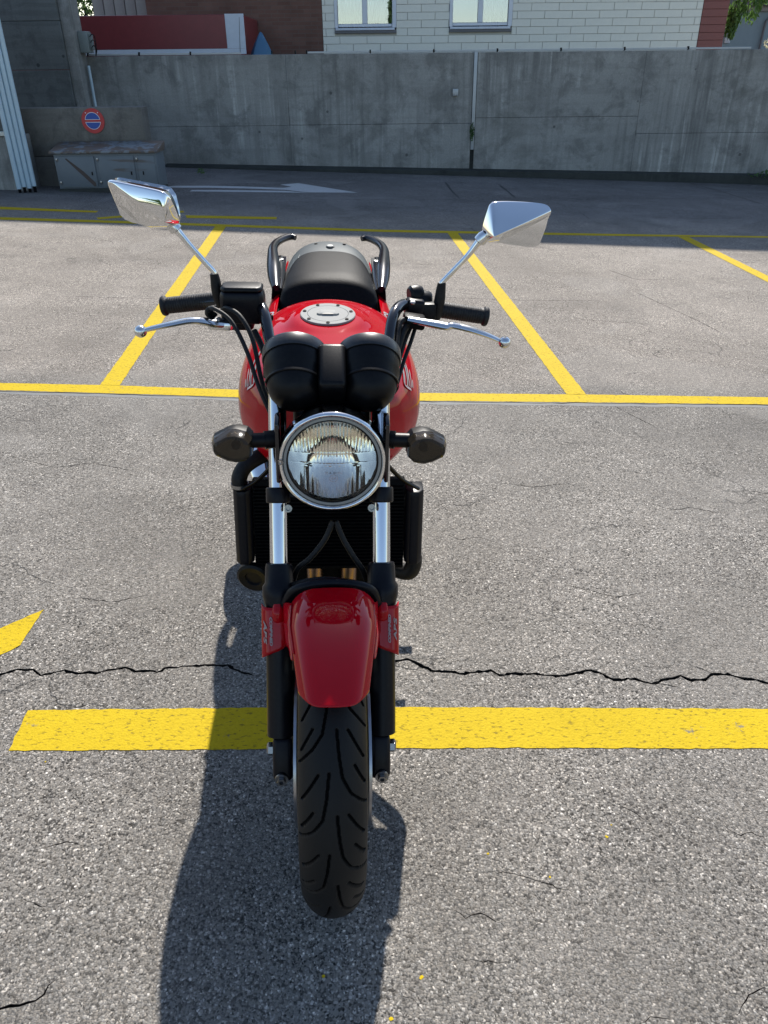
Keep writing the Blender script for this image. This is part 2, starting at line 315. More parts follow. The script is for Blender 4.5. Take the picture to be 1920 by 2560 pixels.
# ------------------------------------------------------------------ mesh helpers
class MB:
    def __init__(s): s.v = []; s.f = []
    def add(s, verts, faces):
        o = len(s.v); s.v += [tuple(x) for x in verts]; s.f += [[i+o for i in f] for f in faces]; return s
    def box(s, c, size, rot=None):
        x, y, z = (k/2 for k in size)
        vs = [V((a*x, b*y, d*z)) for a in (-1, 1) for b in (-1, 1) for d in (-1, 1)]
        if rot is not None: vs = [rot @ v for v in vs]
        vs = [v+V(c) for v in vs]
        return s.add(vs, [(0, 1, 3, 2), (4, 6, 7, 5), (0, 4, 5, 1), (2, 3, 7, 6), (0, 2, 6, 4), (1, 5, 7, 3)])
    def rings(s, rings, cap=True, closed=False):
        n = len(rings[0]); vs = [p for r in rings for p in r]; fs = []
        k = len(rings)
        for i in range(k if closed else k-1):
            for j in range(n):
                a, b = i*n+j, i*n+(j+1) % n; i2 = (i+1) % k
                fs.append((a, b, i2*n+(j+1) % n, i2*n+j))
        if cap and not closed:
            fs.append(tuple(reversed(range(n)))); fs.append(tuple((k-1)*n+j for j in range(n)))
        return s.add(vs, fs)
    def tube(s, pts, r, n=12, smooth=6, cap=True, flat=1.0):
        P = spline(pts, smooth) if smooth > 1 and len(pts) > 2 else [V(p) for p in pts]
        R = r if callable(r) else None
        if isinstance(r, (list, tuple)):
            rs = [V((x, 0, 0)) for x in r]
            RR = [q.x for q in spline(rs, smooth)] if smooth > 1 and len(pts) > 2 else list(r)
        else: RR = [r]*len(P)
        up = None; rings = []
        for i, p in enumerate(P):
            t = (P[min(i+1, len(P)-1)]-P[max(i-1, 0)]).normalized()
            if up is None:
                up = V((0, 0, 1)) if abs(t.z) < 0.9 else V((0, 1, 0))
            a = t.cross(up).normalized(); up = a.cross(t).normalized()
            rings.append([p+a*RR[i]*math.cos(2*math.pi*k/n)+up*RR[i]*flat*math.sin(2*math.pi*k/n) for k in range(n)])
        return s.rings(rings, cap)
    def lathe(s, prof, o, ax, n=32, closed=False, cap=True):
        ax = V(ax).normalized(); u = ax.orthogonal().normalized()
        if abs(ax.z) < 0.99: u = ax.cross(V((0, 0, 1))).normalized()
        w_ = ax.cross(u); o = V(o)
        rings = [[o+ax*h+(u*math.cos(2*math.pi*k/n)+w_*math.sin(2*math.pi*k/n))*r for k in range(n)] for r, h in prof]
        return s.rings(rings, cap, closed)
    def build(s, name, mt, parent=None, smooth=True, angle=38, bevel=0.0, seg=2, sub=0, label=None):
        me = bpy.data.meshes.new(name); me.from_pydata(s.v, [], s.f)
        bm = bmesh.new(); bm.from_mesh(me)
        bmesh.ops.recalc_face_normals(bm, faces=bm.faces)
        if bevel:
            es = [e for e in bm.edges if len(e.link_faces) == 2 and e.calc_face_angle(0) > rad(28)]
            bmesh.ops.bevel(bm, geom=es, offset=bevel, segments=seg, profile=0.5, affect='EDGES', clamp_overlap=True)
        bm.to_mesh(me); bm.free()
        return link(name, me, mt, parent, smooth, angle, sub, label)
def link(name, me, mt, parent=None, smooth=True, angle=38, sub=0, label=None):
    if mt is not None and not me.materials: me.materials.append(mt)
    if smooth:
        for p in me.polygons: p.use_smooth = True
        me.set_sharp_from_angle(angle=rad(angle))
    o = bpy.data.objects.new(name, me); sc.collection.objects.link(o)
    if parent is not None: attach(o, parent)
    if sub:
        md = o.modifiers.new('sub', 'SUBSURF'); md.levels = sub; md.render_levels = sub
    if label: o['label'] = label
    return o
BASE = {}
def attach(o, parent):
    o.parent = parent
    if parent.name in BASE: o.matrix_parent_inverse = BASE[parent.name]
def spline(pts, k):
    P = [V(p) for p in pts]; out = []
    for i in range(len(P)-1):
        p0 = P[i-1] if i else P[0]*2-P[1]; p1, p2 = P[i], P[i+1]; p3 = P[i+2] if i+2 < len(P) else P[-1]*2-P[-2]
        for j in range(k):
            t = j/k
            out.append(0.5*((2*p1)+(p2-p0)*t+(2*p0-5*p1+4*p2-p3)*t*t+(3*p1-p0-3*p2+p3)*t**3))
    out.append(P[-1]); return out
def tag(o, label, cat, group=None):
    o['label'] = label; o['category'] = cat
    if group: o['group'] = group
    return o
def thing(name, base, label, cat, frame=None, group=None):
    o = bpy.data.objects.new(name, None); sc.collection.objects.link(o); o.empty_display_size = 0.2
    T = Matrix.Translation(base)
    o.matrix_world = (frame @ T) if frame is not None else T
    BASE[o.name] = T.inverted()
    return tag(o, label, cat, group)
def text(name, s, size, mt, parent, mat, ext=0.0004, shear=0.0, spacing=1.0, bold=0.0):
    cu = bpy.data.curves.new(name, 'FONT'); cu.body = s; cu.size = size; cu.extrude = ext; cu.shear = shear
    cu.space_character = spacing; cu.offset = bold; cu.align_x = 'CENTER'; cu.align_y = 'CENTER'
    o = bpy.data.objects.new('tmp', cu); sc.collection.objects.link(o)
    bpy.context.view_layer.update()
    me = bpy.data.meshes.new_from_object(o.evaluated_get(bpy.context.evaluated_depsgraph_get()))
    bpy.data.objects.remove(o); bpy.data.curves.remove(cu)
    me.materials.clear(); me.transform(mat); me.name = name
    return link(name, me, mt, parent, False)
def frame3(o, x, y):
    x = V(x).normalized(); z = x.cross(V(y)).normalized(); y = z.cross(x)
    mm = Matrix.Identity(4)
    for i in range(3): mm[i][0], mm[i][1], mm[i][2], mm[i][3] = x[i], y[i], z[i], o[i]
    return mm

# ------------------------------------------------------------------ ground and painted markings
g = MB(); g.add([(-90, -90, 0), (90, -90, 0), (90, 90, 0), (-90, 90, 0)], [(0, 1, 2, 3)])
ground = g.build('ground', M['asphalt'], smooth=False); ground['kind'] = 'structure'; ground['label'] = 'weathered grey asphalt parking lot'
def sheet(name, poly, mt, z=0.004, label=None):
    mb = MB(); mb.add([(x, y, z) for x, y in poly], [tuple(range(len(poly)))])
    return mb.build(name, mt, ground, smooth=False, label=label)
def rough_edge(poly, step=0.02, amp=0.0022):
    out = []
    for i, a in enumerate(poly):
        b = poly[(i+1) % len(poly)]; d = math.hypot(b[0]-a[0], b[1]-a[1]); k = max(1, int(d/step))
        for j in range(k):
            t = j/k; s_ = 0 if j == 0 else amp
            out.append((a[0]+(b[0]-a[0])*t+random.uniform(-s_, s_), a[1]+(b[1]-a[1])*t+random.uniform(-s_, s_)))
    return out
def ribbon(top, bot, n=None):
    return list(top)+list(reversed(bot))
mid_t = [(-3.2, 3.90), (-1.678, 3.843), (-1.074, 3.814), (-0.867, 3.793), (-0.470, 3.761), (0.463, 3.725), (1.452, 3.706), (2.309, 3.679), (5, 3.60)]
mid_b = [(-3.2, 3.785), (-1.641, 3.741), (-0.850, 3.688), (-0.461, 3.655), (0.452, 3.617), (1.417, 3.598), (2.257, 3.578), (5, 3.50)]
far_t = [(-6, 8.82), (-3.380, 8.630), (-2.177, 8.542), (0.575, 8.309), (2.935, 8.309), (4.702, 8.337), (9, 8.40)]
far_b = [(-6, 8.68), (-3.328, 8.483), (-2.146, 8.410), (0.567, 8.181), (2.896, 8.188), (4.652, 8.240), (9, 8.30)]
Y_ = M['yellow']
sheet('parking_line', rough_edge(ribbon(mid_t, mid_b)), Y_, 0.0014, 'long yellow line closing the bays behind the motorcycle')
sheet('parking_line', rough_edge(ribbon(far_t, far_b), 0.05), Y_, 0.0014, 'far yellow line along the edge of the shade')
sheet('parking_line', rough_edge([(-1.173, 3.819), (-1.074, 3.816), (-1.042, 8.400), (-1.152, 8.412)]), Y_, 0.0022, 'yellow bay line left of the motorcycle')
sheet('parking_line', rough_edge([(1.231, 3.712), (1.336, 3.708), (1.320, 8.18), (1.214, 8.18)]), Y_, 0.0022, 'yellow bay line right of the motorcycle')
sheet('parking_line', rough_edge([(3.59, 3.64), (3.70, 3.64), (3.768, 8.20), (3.650, 8.20)]), Y_, 0.0022, 'rightmost yellow bay line')
sheet('parking_line', rough_edge([(-5.5, 9.60), (-3.612, 9.282), (-2.513, 9.119), (-2.513, 9.012), (-3.548, 9.103), (-5.5, 9.42)], 0.05), Y_, 0.0014, 'yellow dash in the shade below the pale pipes')
sheet('parking_line', rough_edge([(-2.434, 8.709), (-1.622, 9.257), (-1.588, 9.136), (-2.383, 8.602)], 0.05), Y_, 0.0014, 'slanted yellow dash behind the left mirror')
sheet('parking_line', rough_edge([(-1.549, 8.957), (-0.564, 8.952), (-0.561, 8.806), (-1.510, 8.785)], 0.05), Y_, 0.0014, 'short yellow dash right of the left mirror')
sheet('parking_line', rough_edge([(-0.776, 1.502), (-0.284, 1.493), (0.222, 1.479), (0.622, 1.462), (1.159, 1.440), (3.2, 1.36), (3.2, 1.225), (1.089, 1.304), (0.584, 1.326), (0.208, 1.339), (-0.267, 1.352), (-0.778, 1.368)]), Y_, 0.0014, 'wide yellow line crossing beneath the front wheel')
sheet('parking_line', rough_edge([(-0.868, 1.927), (-0.965, 1.839), (-1.20, 1.60), (-1.16, 1.49), (-0.923, 1.721), (-0.882, 1.762)]), Y_, 0.0014, 'slanted yellow dash at the left edge')
aw = M['white_road']
arrow = sheet('direction_arrow', [(-2.187, 11.103), (-2.030, 11.242), (-1.611, 11.311), (-1.148, 11.318), (-0.601, 11.269), (-0.593, 11.091), (-1.132, 11.139), (-1.588, 11.133), (-2.001, 11.066)], aw, 0.0014, 'faded white direction arrow in the shade')
sheet('direction_arrow', [(-1.779, 10.755), (-1.763, 10.885), (-1.263, 10.942), (-0.572, 10.984), (-0.265, 10.859), (-0.953, 10.818)], aw, 0.0014, 'lower stripe of the white direction arrow')
sheet('direction_arrow', [(-0.665, 11.587), (-0.421, 11.774), (0.391, 10.959), (-0.265, 10.881), (-0.593, 11.091), (-0.601, 11.269), (-0.497, 11.378)], aw, 0.0022, 'pointed head of the white direction arrow')

def wav(pts, dy): return [(x, y+dy) for x, y in pts]
dense_b = [(mid_b[0][0]+(mid_b[-1][0]-mid_b[0][0])*i/160) for i in range(161)]
def mb_y(x):
    for (x0, y0), (x1, y1) in zip(mid_b, mid_b[1:]):
        if x0 <= x <= x1: return y0+(y1-y0)*(x-x0)/(x1-x0)
    return mid_b[-1][1]
random.seed(3)
sheet('joint_sealant', [(x, mb_y(x)-.002+random.uniform(0, .008)*(random.random() < .3)) for x in dense_b]+[(x, mb_y(x)-.036-random.uniform(0, .016)) for x in reversed(dense_b)], simple('grey_joint_sealant', (0.135, 0.138, 0.135), 0.8, dust=0.35, var=0.35), 0.0005, 'grey sealed joint along the long yellow line')
for fx, fy in ((.62, 1.10), (.60, 1.07), (.33, 1.04), (-.02, .80), (.16, .79), (.10, .72), (.45, .98), (-.68, 1.33)):
    k = 7; rr = random.uniform(.0025, .005)
    sheet('paint_fleck', [(fx+rr*random.uniform(.4, 1.2)*math.cos(6.283*i/k), fy+rr*random.uniform(.4, 1.2)*math.sin(6.283*i/k)) for i in range(k)], Y_, 0.0010)
CR = [
(4,[(-1.676,10.114),(0.704,10.410),(3.018,10.775),(5.764,11.249)]),(22,[(1.737,12.352),(1.702,11.360),(1.703,10.504)]),(22,[(2.518,12.327),(2.507,11.485),(2.466,10.606)]),
(5,[(0.807,12.034),(2.503,12.325)]),(8,[(5.705,13.159),(5.805,11.852),(5.841,10.555)]),(5,[(3.605,9.397),(5.277,9.456)]),(3,[(3.062,9.940),(3.015,9.330),(3.039,8.678)]),
(6,[(-1.1,1.60),(-0.895,1.643),(-0.860,1.660),(-0.810,1.656),(-0.785,1.636),(-0.761,1.641),(-0.730,1.654),(-0.692,1.638),(-0.659,1.643),(-0.639,1.637),(-0.611,1.652),(-0.566,1.659),(-0.546,1.643),(-0.478,1.639),(-0.448,1.655),(-0.364,1.660),(-0.290,1.659),(-0.249,1.630),(-0.197,1.610)]),
(6.5,[(0.10,1.66),(0.161,1.655),(0.215,1.669),(0.275,1.621),(0.364,1.605),(0.443,1.613),(0.466,1.596),(0.545,1.599),(0.621,1.587),(0.657,1.590),(0.681,1.598),(0.723,1.605),(0.757,1.588),(0.782,1.563),(0.828,1.569),(0.880,1.549),(0.934,1.566),(0.976,1.574),(0.998,1.559),(1.031,1.555),(1.066,1.581),(1.114,1.577),(1.146,1.557),(1.182,1.553),(1.208,1.535),(1.5,1.50)]),
(3,[(1.068,1.584),(1.047,1.602),(1.018,1.622)]),(3,[(0.880,1.549),(0.920,1.540),(0.954,1.526)]),(3.5,[(-0.65,0.76),(-0.585,0.773),(-0.555,0.776),(-0.526,0.784),(-0.498,0.827)]),
(3.5,[(0.717,0.695),(0.755,0.729),(0.801,0.743)]),(3.5,[(0.537,0.691),(0.558,0.703),(0.599,0.697)]),(2,[(0.116,0.769),(0.140,0.751),(0.162,0.727)]),(2,[(0.243,0.817),(0.330,0.810)]),
(3,[(0.679,5.666),(0.848,5.648),(1.285,5.590),(2.016,5.597)]),(3,[(-1.781,5.549),(-1.603,5.533),(-1.169,5.515)]),(4,[(2.386,6.640),(2.510,6.298),(2.778,6.282)]),(2,[(1.392,2.151),(1.404,2.107)]),
(2.5,[(1.417,3.595),(1.557,3.280)]),(3,[(1.150,4.628),(1.345,4.587)]),(2,[(-1.292,2.970),(-1.117,2.883),(-0.980,2.924),(-0.774,2.839)]),(2,[(0.654,2.745),(0.815,2.695),(0.975,2.722)]),(2,[(0.751,2.027),(0.911,1.946),(1.026,1.969)]),
(2,[(-0.809,1.989),(-0.677,1.962),(-0.557,1.995)]),(3,[(2.364,5.885),(2.527,5.134),(2.580,4.815)]),(2.5,[(1.699,5.104),(2.151,5.011)]),(1.6,[(0.624,1.179),(0.693,1.125),(0.717,1.075)]),(1.6,[(0.310,1.002),(0.386,0.988),(0.501,0.941)]),(1.8,[(0.86,1.10),(0.90,1.06),(0.93,1.07),(0.97,1.03)]),(2.2,[(-0.62,0.98),(-0.57,0.96),(-0.53,0.97)]),(2,[(0.40,2.35),(0.46,2.30),(0.53,2.32),(0.60,2.27)]),(2.2,[(1.25,2.55),(1.33,2.50),(1.40,2.52),(1.52,2.46)]),(2,[(-0.95,2.30),(-0.88,2.26),(-0.80,2.28)]),(1.8,[(0.22,0.93),(0.26,0.90),(0.29,0.91),(0.35,0.87)]),(1.6,[(-0.640,1.087),(-0.570,1.106),(-0.509,1.092)]),
(5,[(-3.2,3.775),(-1.641,3.731),(-0.850,3.678),(-0.461,3.645),(0.452,3.607),(1.417,3.588),(2.257,3.568),(5,3.49)]),
]
HOLES = []
for wd, pts in CR:
    straight = pts[0][1] > 8 or wd == 5
    step = 0.06 if straight else 0.011
    line = []
    for a, b_ in zip(pts, pts[1:]):
        k = max(1, int(math.hypot(b_[0]-a[0], b_[1]-a[1])/step))
        for j in range(k):
            t = j/k; line.append(V((a[0]+(b_[0]-a[0])*t, a[1]+(b_[1]-a[1])*t, 0)))
    line.append(V((*pts[-1], 0)))
    jit = 0.003 if not straight else 0.006
    L = [p+V((random.uniform(-jit, jit), random.uniform(-jit, jit), 0)) for p in line]
    vs = []; n_ = len(L)
    for i, p in enumerate(L):
        t = (L[min(i+1, n_-1)]-L[max(i-1, 0)]).normalized(); nn = V((-t.y, t.x, 0))
        e = min(1, (i+0.3)/6, (n_-0.7-i)/6)
        h = wd/1150*max(0.12, e)*random.uniform(0.45, 1.25)
        vs += [p+nn*h+V((0, 0, .0009)), p-nn*h+V((0, 0, .0009))]
    if not straight and pts[0] not in ((1.068, 1.584), (0.880, 1.549)):      # cracks are cut into the ground as real trenches
        le = [(p_[0], p_[1]) for p_ in vs[0::2]]; ri = [(p_[0], p_[1]) for p_ in vs[1::2]]
        HOLES.append(le+ri[::-1])
        mb = MB(); tv = []
        for i in range(n_):
            (x0, y0), (x1, y1) = le[i], ri[i]; xm, ym = (x0+x1)/2, (y0+y1)/2; d_ = -random.uniform(.012, .022)
            tv += [(x0, y0, 0), (x0*.75+xm*.25, y0*.75+ym*.25, d_*.8), (x1*.75+xm*.25, y1*.75+ym*.25, d_), (x1, y1, 0)]
        mb.add(tv, [(4*i+k, 4*i+k+1, 4*i+k+5, 4*i+k+4) for i in range(n_-1) for k in range(3)])
        mb.build('crack', M['crack'], ground, smooth=False); continue
    mb = MB(); mb.add(vs, [(2*i, 2*i+1, 2*i+3, 2*i+2) for i in range(n_-1)])
    mb.build('crack' if wd < 20 else 'tar_joint', M['crack' if wd < 20 else 'tar'], ground, smooth=False)

def cut_ground():
    bm = bmesh.new(); ed = []; hole_edges = []
    for loop in [[(-90, -90), (90, -90), (90, 90), (-90, 90)]]+HOLES:
        vv = [bm.verts.new((x, y, 0)) for x, y in loop]
        for i in range(len(vv)): ed.append(bm.edges.new((vv[i], vv[(i+1) % len(vv)])))
    bmesh.ops.triangle_fill(bm, use_beauty=False, use_dissolve=False, edges=ed, normal=(0, 0, 1))
    area = sum(f.calc_area() for f in bm.faces); want = 180*180
    ok = abs(area-want) < 1.0 and area < want
    if ok: bm.to_mesh(ground.data); ground.data.update()
    bm.free(); print('ground cut', ok, want-area, len(ground.data.polygons)); return ok
cut_ground()

# ------------------------------------------------------------------ walls and buildings behind the lot (they stand plumb, the lot slopes)
BF = Matrix(((0.9976, 0.0584, -0.0377, 0), (-0.0583, 0.9983, 0.0014, 0), (0.0377, 0.0008, 0.9993, 0), (0, 0, 0, 1)))
def slab(mb, u0, u1, v0, v1, w0, w1): return mb.box(((u0+u1)/2, (v0+v1)/2, (w0+w1)/2), (u1-u0, v1-v0, w1-w0))
WV = 13.36
wall = thing('retaining_wall', (1, WV, -0.1), 'long stained grey concrete retaining wall across the back of the lot', 'wall', BF)
segs = [(-4.60, -1.35, 0.668), (-1.35, 1.47, 0.672), (1.53, 4.05, 0.745), (4.05, 6.6, 0.50), (6.6, 9.5, 0.50)]
for a, b_, s_ in segs:
    for w0, w1 in ((-0.9, s_), (s_, 1.62)):
        mb = MB(); slab(mb, a+.0012, b_-.0012, WV+random.uniform(0, .003), WV+.30, w0+.0015, w1-.0015); mb.build('panel', M['concrete'], wall, bevel=0.004, seg=1)
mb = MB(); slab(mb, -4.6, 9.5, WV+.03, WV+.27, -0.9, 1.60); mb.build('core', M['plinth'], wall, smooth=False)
mb = MB()
mb.add([(-3.35, WV-.22, -.5), (6.0, WV-.16, -.7), (9.5, WV-.16, -.8), (9.5, WV-.001, -.8), (-3.35, WV-.001, -.5),
        (-3.35, WV-.22, .13), (6.0, WV-.16, -.10), (9.5, WV-.16, -.2), (9.5, WV-.001, -.18), (-3.35, WV-.001, .15)],
       [(0, 1, 6, 5), (1, 2, 7, 6), (5, 6, 9), (6, 7, 8, 9), (0, 5, 9, 4), (2, 3, 8, 7)])
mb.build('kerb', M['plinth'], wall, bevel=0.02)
mb = MB(); slab(mb, 1.475, 1.525, WV-.012, WV+.28, .30, 1.625); mb.build('joint_strip', M['flash'], wall, bevel=.004)
mb = MB(); slab(mb, 1.165, 1.25, WV-.05, WV-.001, 1.05, 1.145); mb.build('junction_box', M['flash'], wall, bevel=.012)
mb = MB()
for i in range(9):
    slab(mb, 1.13+random.uniform(0, .06), 1.2+random.uniform(0, .1), WV-.006-.001*i, WV-.001, .85+.1*random.random(), 1.02+.5*random.random()*(i % 2))
# rail of flat zinc on the wall's crest, held by small dark clips
for a, b_ in ((-4.3, -2.0), (-1.03, 5.62)):
    k = int((b_-a)/0.98)+1
    for i in range(k):
        x0 = a+i*(b_-a)/k; x1 = a+(i+1)*(b_-a)/k
        mb = MB(); slab(mb, x0+.012, x1-.012, WV+.02, WV+.06, 1.624, 1.652); mb.build('crest_rail', M['flash'], wall, bevel=.004, seg=1)
        mb = MB(); slab(mb, x0-.010, x0+.010, WV+.015, WV+.065, 1.6205, 1.668); mb.build('clip', M['black'], wall, bevel=.003, seg=1)
for x0 in (-1.55, -1.2, 5.9, 6.9, 7.9):
    mb = MB(); slab(mb, x0-.010, x0+.010, WV+.015, WV+.065, 1.6205, 1.668); mb.build('clip', M['black'], wall, bevel=.003, seg=1)
def leaves(mb, c, r, n, size, drop=0.0):
    for _ in range(n):
        while True:
            d = V((random.uniform(-1, 1), random.uniform(-1, 1), random.uniform(-1, 1)))
            if 0.2 < d.length < 1: break
        p = V(c)+V((d.x*r[0], d.y*r[1], d.z*r[2]))
        a = V((random.gauss(0, 1), random.gauss(0, 1), random.gauss(0, 1)-drop)).normalized(); b2 = a.orthogonal().normalized()
        b2.rotate(Matrix.Rotation(random.uniform(0, 6.3), 3, a)); s_ = size*random.uniform(0.6, 1.3)
        mb.add([p-a*s_, p+b2*s_*.45, p+a*s_, p-b2*s_*.45], [(0, 1, 2, 3)])
mb = MB(); leaves(mb, (1.485, WV-.03, .56), (.035, .03, .13), 160, .016)
t = mb.build('moss', M['leaf'], wall, smooth=False); t['kind'] = 'stuff'
mb = MB(); leaves(mb, (-2.60, 12.4, .13), (.07, .05, .04), 40, .020, 0)
t = mb.build('weed', M['leafwillow'], smooth=False); t.matrix_world = BF; tag(t, 'small green weed at the foot of the wall near the cabinet', 'weed')
mb = MB(); leaves(mb, (6.3, 13.12, -.08), (.5, .06, .05), 90, .03, 0)
t = mb.build('weeds', M['leaf'], smooth=False); t.matrix_world = BF; tag(t, 'patch of low weeds at the right foot of the wall', 'weeds'); t['kind'] = 'stuff'

# low wall with the round sign, in front
low = thing('low_wall', (-4.2, 10.85, 0), 'low brownish concrete wall behind the grey cabinet', 'wall', BF)
for w0, w1 in ((-.3, .50), (.50, 1.045)):
    mb = MB(); slab(mb, -6.5, -2.90, 10.75, 11.05, w0+.002, w1-.002); mb.build('panel', M['concrete_br'], low, bevel=.012)
# pillar wall at the left
pil = thing('pillar_wall', (-6, 13.1, 0), 'tall board-marked concrete wall at the upper left', 'wall', BF)
for w0, w1 in ((-.3, .8), (.8, 1.45), (1.45, 2.05), (2.05, 3.4)):
    mb = MB(); slab(mb, -9, -4.46, 12.90, 13.355, w0+.002, w1-.002); mb.build('panel', M['concrete_b'], pil, bevel=.006, seg=1)
mb = MB(); slab(mb, -4.457, -4.31, 12.95, 13.357, -.3, 3.4); mb.build('edge_pilaster', M['concrete'], pil, bevel=.008)
mb = MB(); mb.tube([(-4.255, 13.2, .6), (-4.255, 13.2, 1.50)], .022, 10, 1); mb.build('conduit', M['pipe'], pil)
# electrical box on its side
eb = thing('meter_box', (-4.23, 13.2, 1.7), 'small grey electrical box with cables on the pillar wall', 'box', BF)
mb = MB(); slab(mb, -4.308, -4.17, 13.10, 13.30, 1.66, 1.93); mb.build('casing', M['greybox'], eb, bevel=.012)
mb = MB(); slab(mb, -4.169, -4.13, 13.15, 13.25, 1.70, 1.90); mb.build('terminal', M['greybox'], eb, bevel=.006)
for k in range(3):
    mb = MB(); mb.tube([(-4.14, 13.12, 1.72+.07*k), (-4.09, 13.08, 1.75+.07*k), (-4.06, 13.1, 1.70+.07*k), (-4.10, 13.13, 1.62)], .006, 6, 4); mb.build('cable', M['rubber'], eb)

# left building with the pale pipes
lb = thing('left_building', (-5.2, 10.6, 0), 'concrete corner of a building at the far left edge', 'building', BF)
mb = MB(); slab(mb, -8, -4.335, 10.30, 10.74, -.3, .765); mb.build('base_wall', M['concrete'], lb, bevel=.012)
mb = MB(); slab(mb, -8, -4.42, 10.36, 10.74, .768, 2.9); mb.build('upper_wall', M['concrete_b'], lb, bevel=.01)
mb = MB(); slab(mb, -8, -4.40, 10.27, 10.355, .768, .815); mb.build('ledge', M['cladding'], lb, bevel=.006)
for k in range(4):
    p = thing('downpipe', (-4.345+.050*k, 10.10+.03*k, .16), ['leftmost of four pale blue pipes at the left edge', 'second pale blue pipe from the left edge', 'third pale blue pipe from the left edge', 'pale blue pipe nearest the cabinet, rightmost of four'][k], 'pipe', BF, 'pale blue pipes at the left edge')
    x, y = -4.345+.050*k, 10.10+.03*k
    mb = MB(); mb.tube([(x, y, .20+.02*(k % 2)), (x, y, 2.9)], .029, 14, 1); mb.build('pipe', M['pipe'], p)
    mb = MB(); mb.tube([(x, y, .12), (x, y, .215)], .018, 12, 1); mb.build('spigot', M['darkmetal'], p)

# no-parking disc on the low wall
sg = thing('no_parking_sign', (-3.53, 10.74, .885), 'round red and blue no-parking sign on the low wall', 'sign', BF)
sx, sy, sz, sr = -3.515, 10.735, .897, .140
mb = MB(); mb.lathe([(0.001, 0), (sr, 0), (sr, .012), (0.001, .012)], (sx, sy+.010, sz), (0, -1, 0), 48, cap=False); mb.build('disc', M['signred'], sg)
def half(r, up, dy, mt, nm, gap):
    vs = []; a0 = math.asin(gap/r); k = 24
    for i in range(k+1):
        a = a0+(math.pi-2*a0)*i/k; vs.append((sx+r*math.cos(a), sy-dy, sz+(1 if up else -1)*r*math.sin(a)))
    o = MB().add(vs, [tuple(range(k+1))]); o.build(nm, mt, sg, smooth=False)
for up in (1, 0):
    half(.096, up, .0045, M['signwhite'], 'white_edge', .012); half(.090, up, .0065, M['signblue'], 'blue_field', .018)
for a in (-.075, .075):
    mb = MB(); mb.lathe([(.001, .0), (.007, .0), (.006, .004), (.001, .005)], (sx+a, sy-.002, sz+.09), (0, -1, 0), 10, cap=False); mb.build('screw', M['signwhite'], sg)

# cabinet
cb = thing('utility_cabinet', (-3.3, 10.5, .12), 'battered grey metal utility cabinet with rusty sloping lid', 'cabinet', BF)
cu0, cu1, cv, cw = -3.95, -2.68, 10.32, .565
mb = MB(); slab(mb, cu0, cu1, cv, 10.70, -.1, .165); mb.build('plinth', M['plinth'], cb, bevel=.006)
mb = MB(); slab(mb, cu0+.01, cu1-.01, cv+.012, 10.72, .167, cw-.002); mb.build('body', M['cabinet'], cb, bevel=.006)
mb = MB(); mb.add([(cu0-.03, cv-.03, cw), (cu1+.02, cv-.03, cw), (cu1+.02, 10.735, cw), (cu0-.03, 10.735, cw), (cu0-.03, cv-.03, cw+.025), (cu1+.02, cv-.03, cw+.025), (cu1+.02, 10.735, cw+.105), (cu0-.03, 10.735, cw+.105)],
                  [(0, 1, 2, 3), (4, 5, 6, 7), (0, 1, 5, 4), (1, 2, 6, 5), (2, 3, 7, 6), (3, 0, 4, 7)])
mb.build('lid', M['rustlid'], cb, bevel=.006)
for a, b_ in ((-3.90, -3.45), (-3.405, -2.965), (-2.925, -2.71)):
    mb = MB(); slab(mb, a, b_, cv-.004, cv+.010, .185, .535); d = mb.build('door', M['cabinet'], cb, bevel=.004)
    mb = MB(); slab(mb, b_-.055 if a < -3 else a+.05, b_-.04 if a < -3 else a+.065, cv-.012, cv-.0045, .32, .36); mb.build('lock', M['black'], d, bevel=.002)
    for hz in (.22, .48):
        mb = MB(); slab(mb, a-.012, a+.010, cv-.014, cv-.0045, hz, hz+.035)
        mb.build('hinge', M['steel'], d, bevel=.002)
mb = MB(); yv = cv-.0065
mb.add([(-3.80, yv, .505), (-3.785, yv, .515), (-3.60, yv, .365), (-3.475, yv, .235), (-3.475, yv, .195), (-3.50, yv, .195), (-3.66, yv, .36)], [tuple(range(7))]); mb.build('rust_streak', simple('rust', (0.085, 0.06, 0.05), 0.8), cb, smooth=False)
# lorry trailer with red curtain side
tr = thing('trailer', (-3.6, 16.6, 0), 'red trailer side with white border parked behind the wall', 'trailer', BF)
tv = 15.6
mb = MB(); slab(mb, -7, -2.28, tv+.006, tv+2.4, .9, 2.245)
mb.build('box_body', M['bandred'], tr, bevel=.03, seg=3)
mb = MB(); pr = []
for i in range(7):
    a = -math.pi/2+i*math.pi/12; pr.append((-2.62+.04*math.cos(a), 1.745+.04+.04*math.sin(a)))
red = [(-6.9, 1.745)]+pr+[(-2.58, 2.235), (-6.9, 2.235)]
mb.add([(x, tv-.004, z) for x, z in red]+[(x, tv+.004, z) for x, z in red], [tuple(range(len(red)))]+[(i, (i+1) % len(red), (i+1) % len(red)+len(red), i+len(red)) for i in range(len(red))])
rc = mb.build('side_curtain', M['bandred'], tr, smooth=False)
mb = MB(); slab(mb, -6.9, -2.255, tv-.002, tv+.003, 1.66, 1.742); slab(mb, -2.577, -2.255, tv-.002, tv+.003, 1.744, 2.25)
mb.build('white_border', M['bandwhite'], tr, bevel=.001, seg=1)
mb = MB(); mb.add([(-2.37, tv-.006, 1.67), (-2.36, tv-.006, 1.67), (-2.325, tv-.006, 2.2), (-2.332, tv-.006, 2.2)], [(0, 1, 2, 3)]); mb.build('seam', M['sill'], tr, smooth=False)
mb = MB(); slab(mb, -6.9, -2.3, tv+.3, tv+2, .3, .88); mb.build('chassis', M['darkmetal'], tr, bevel=.02)
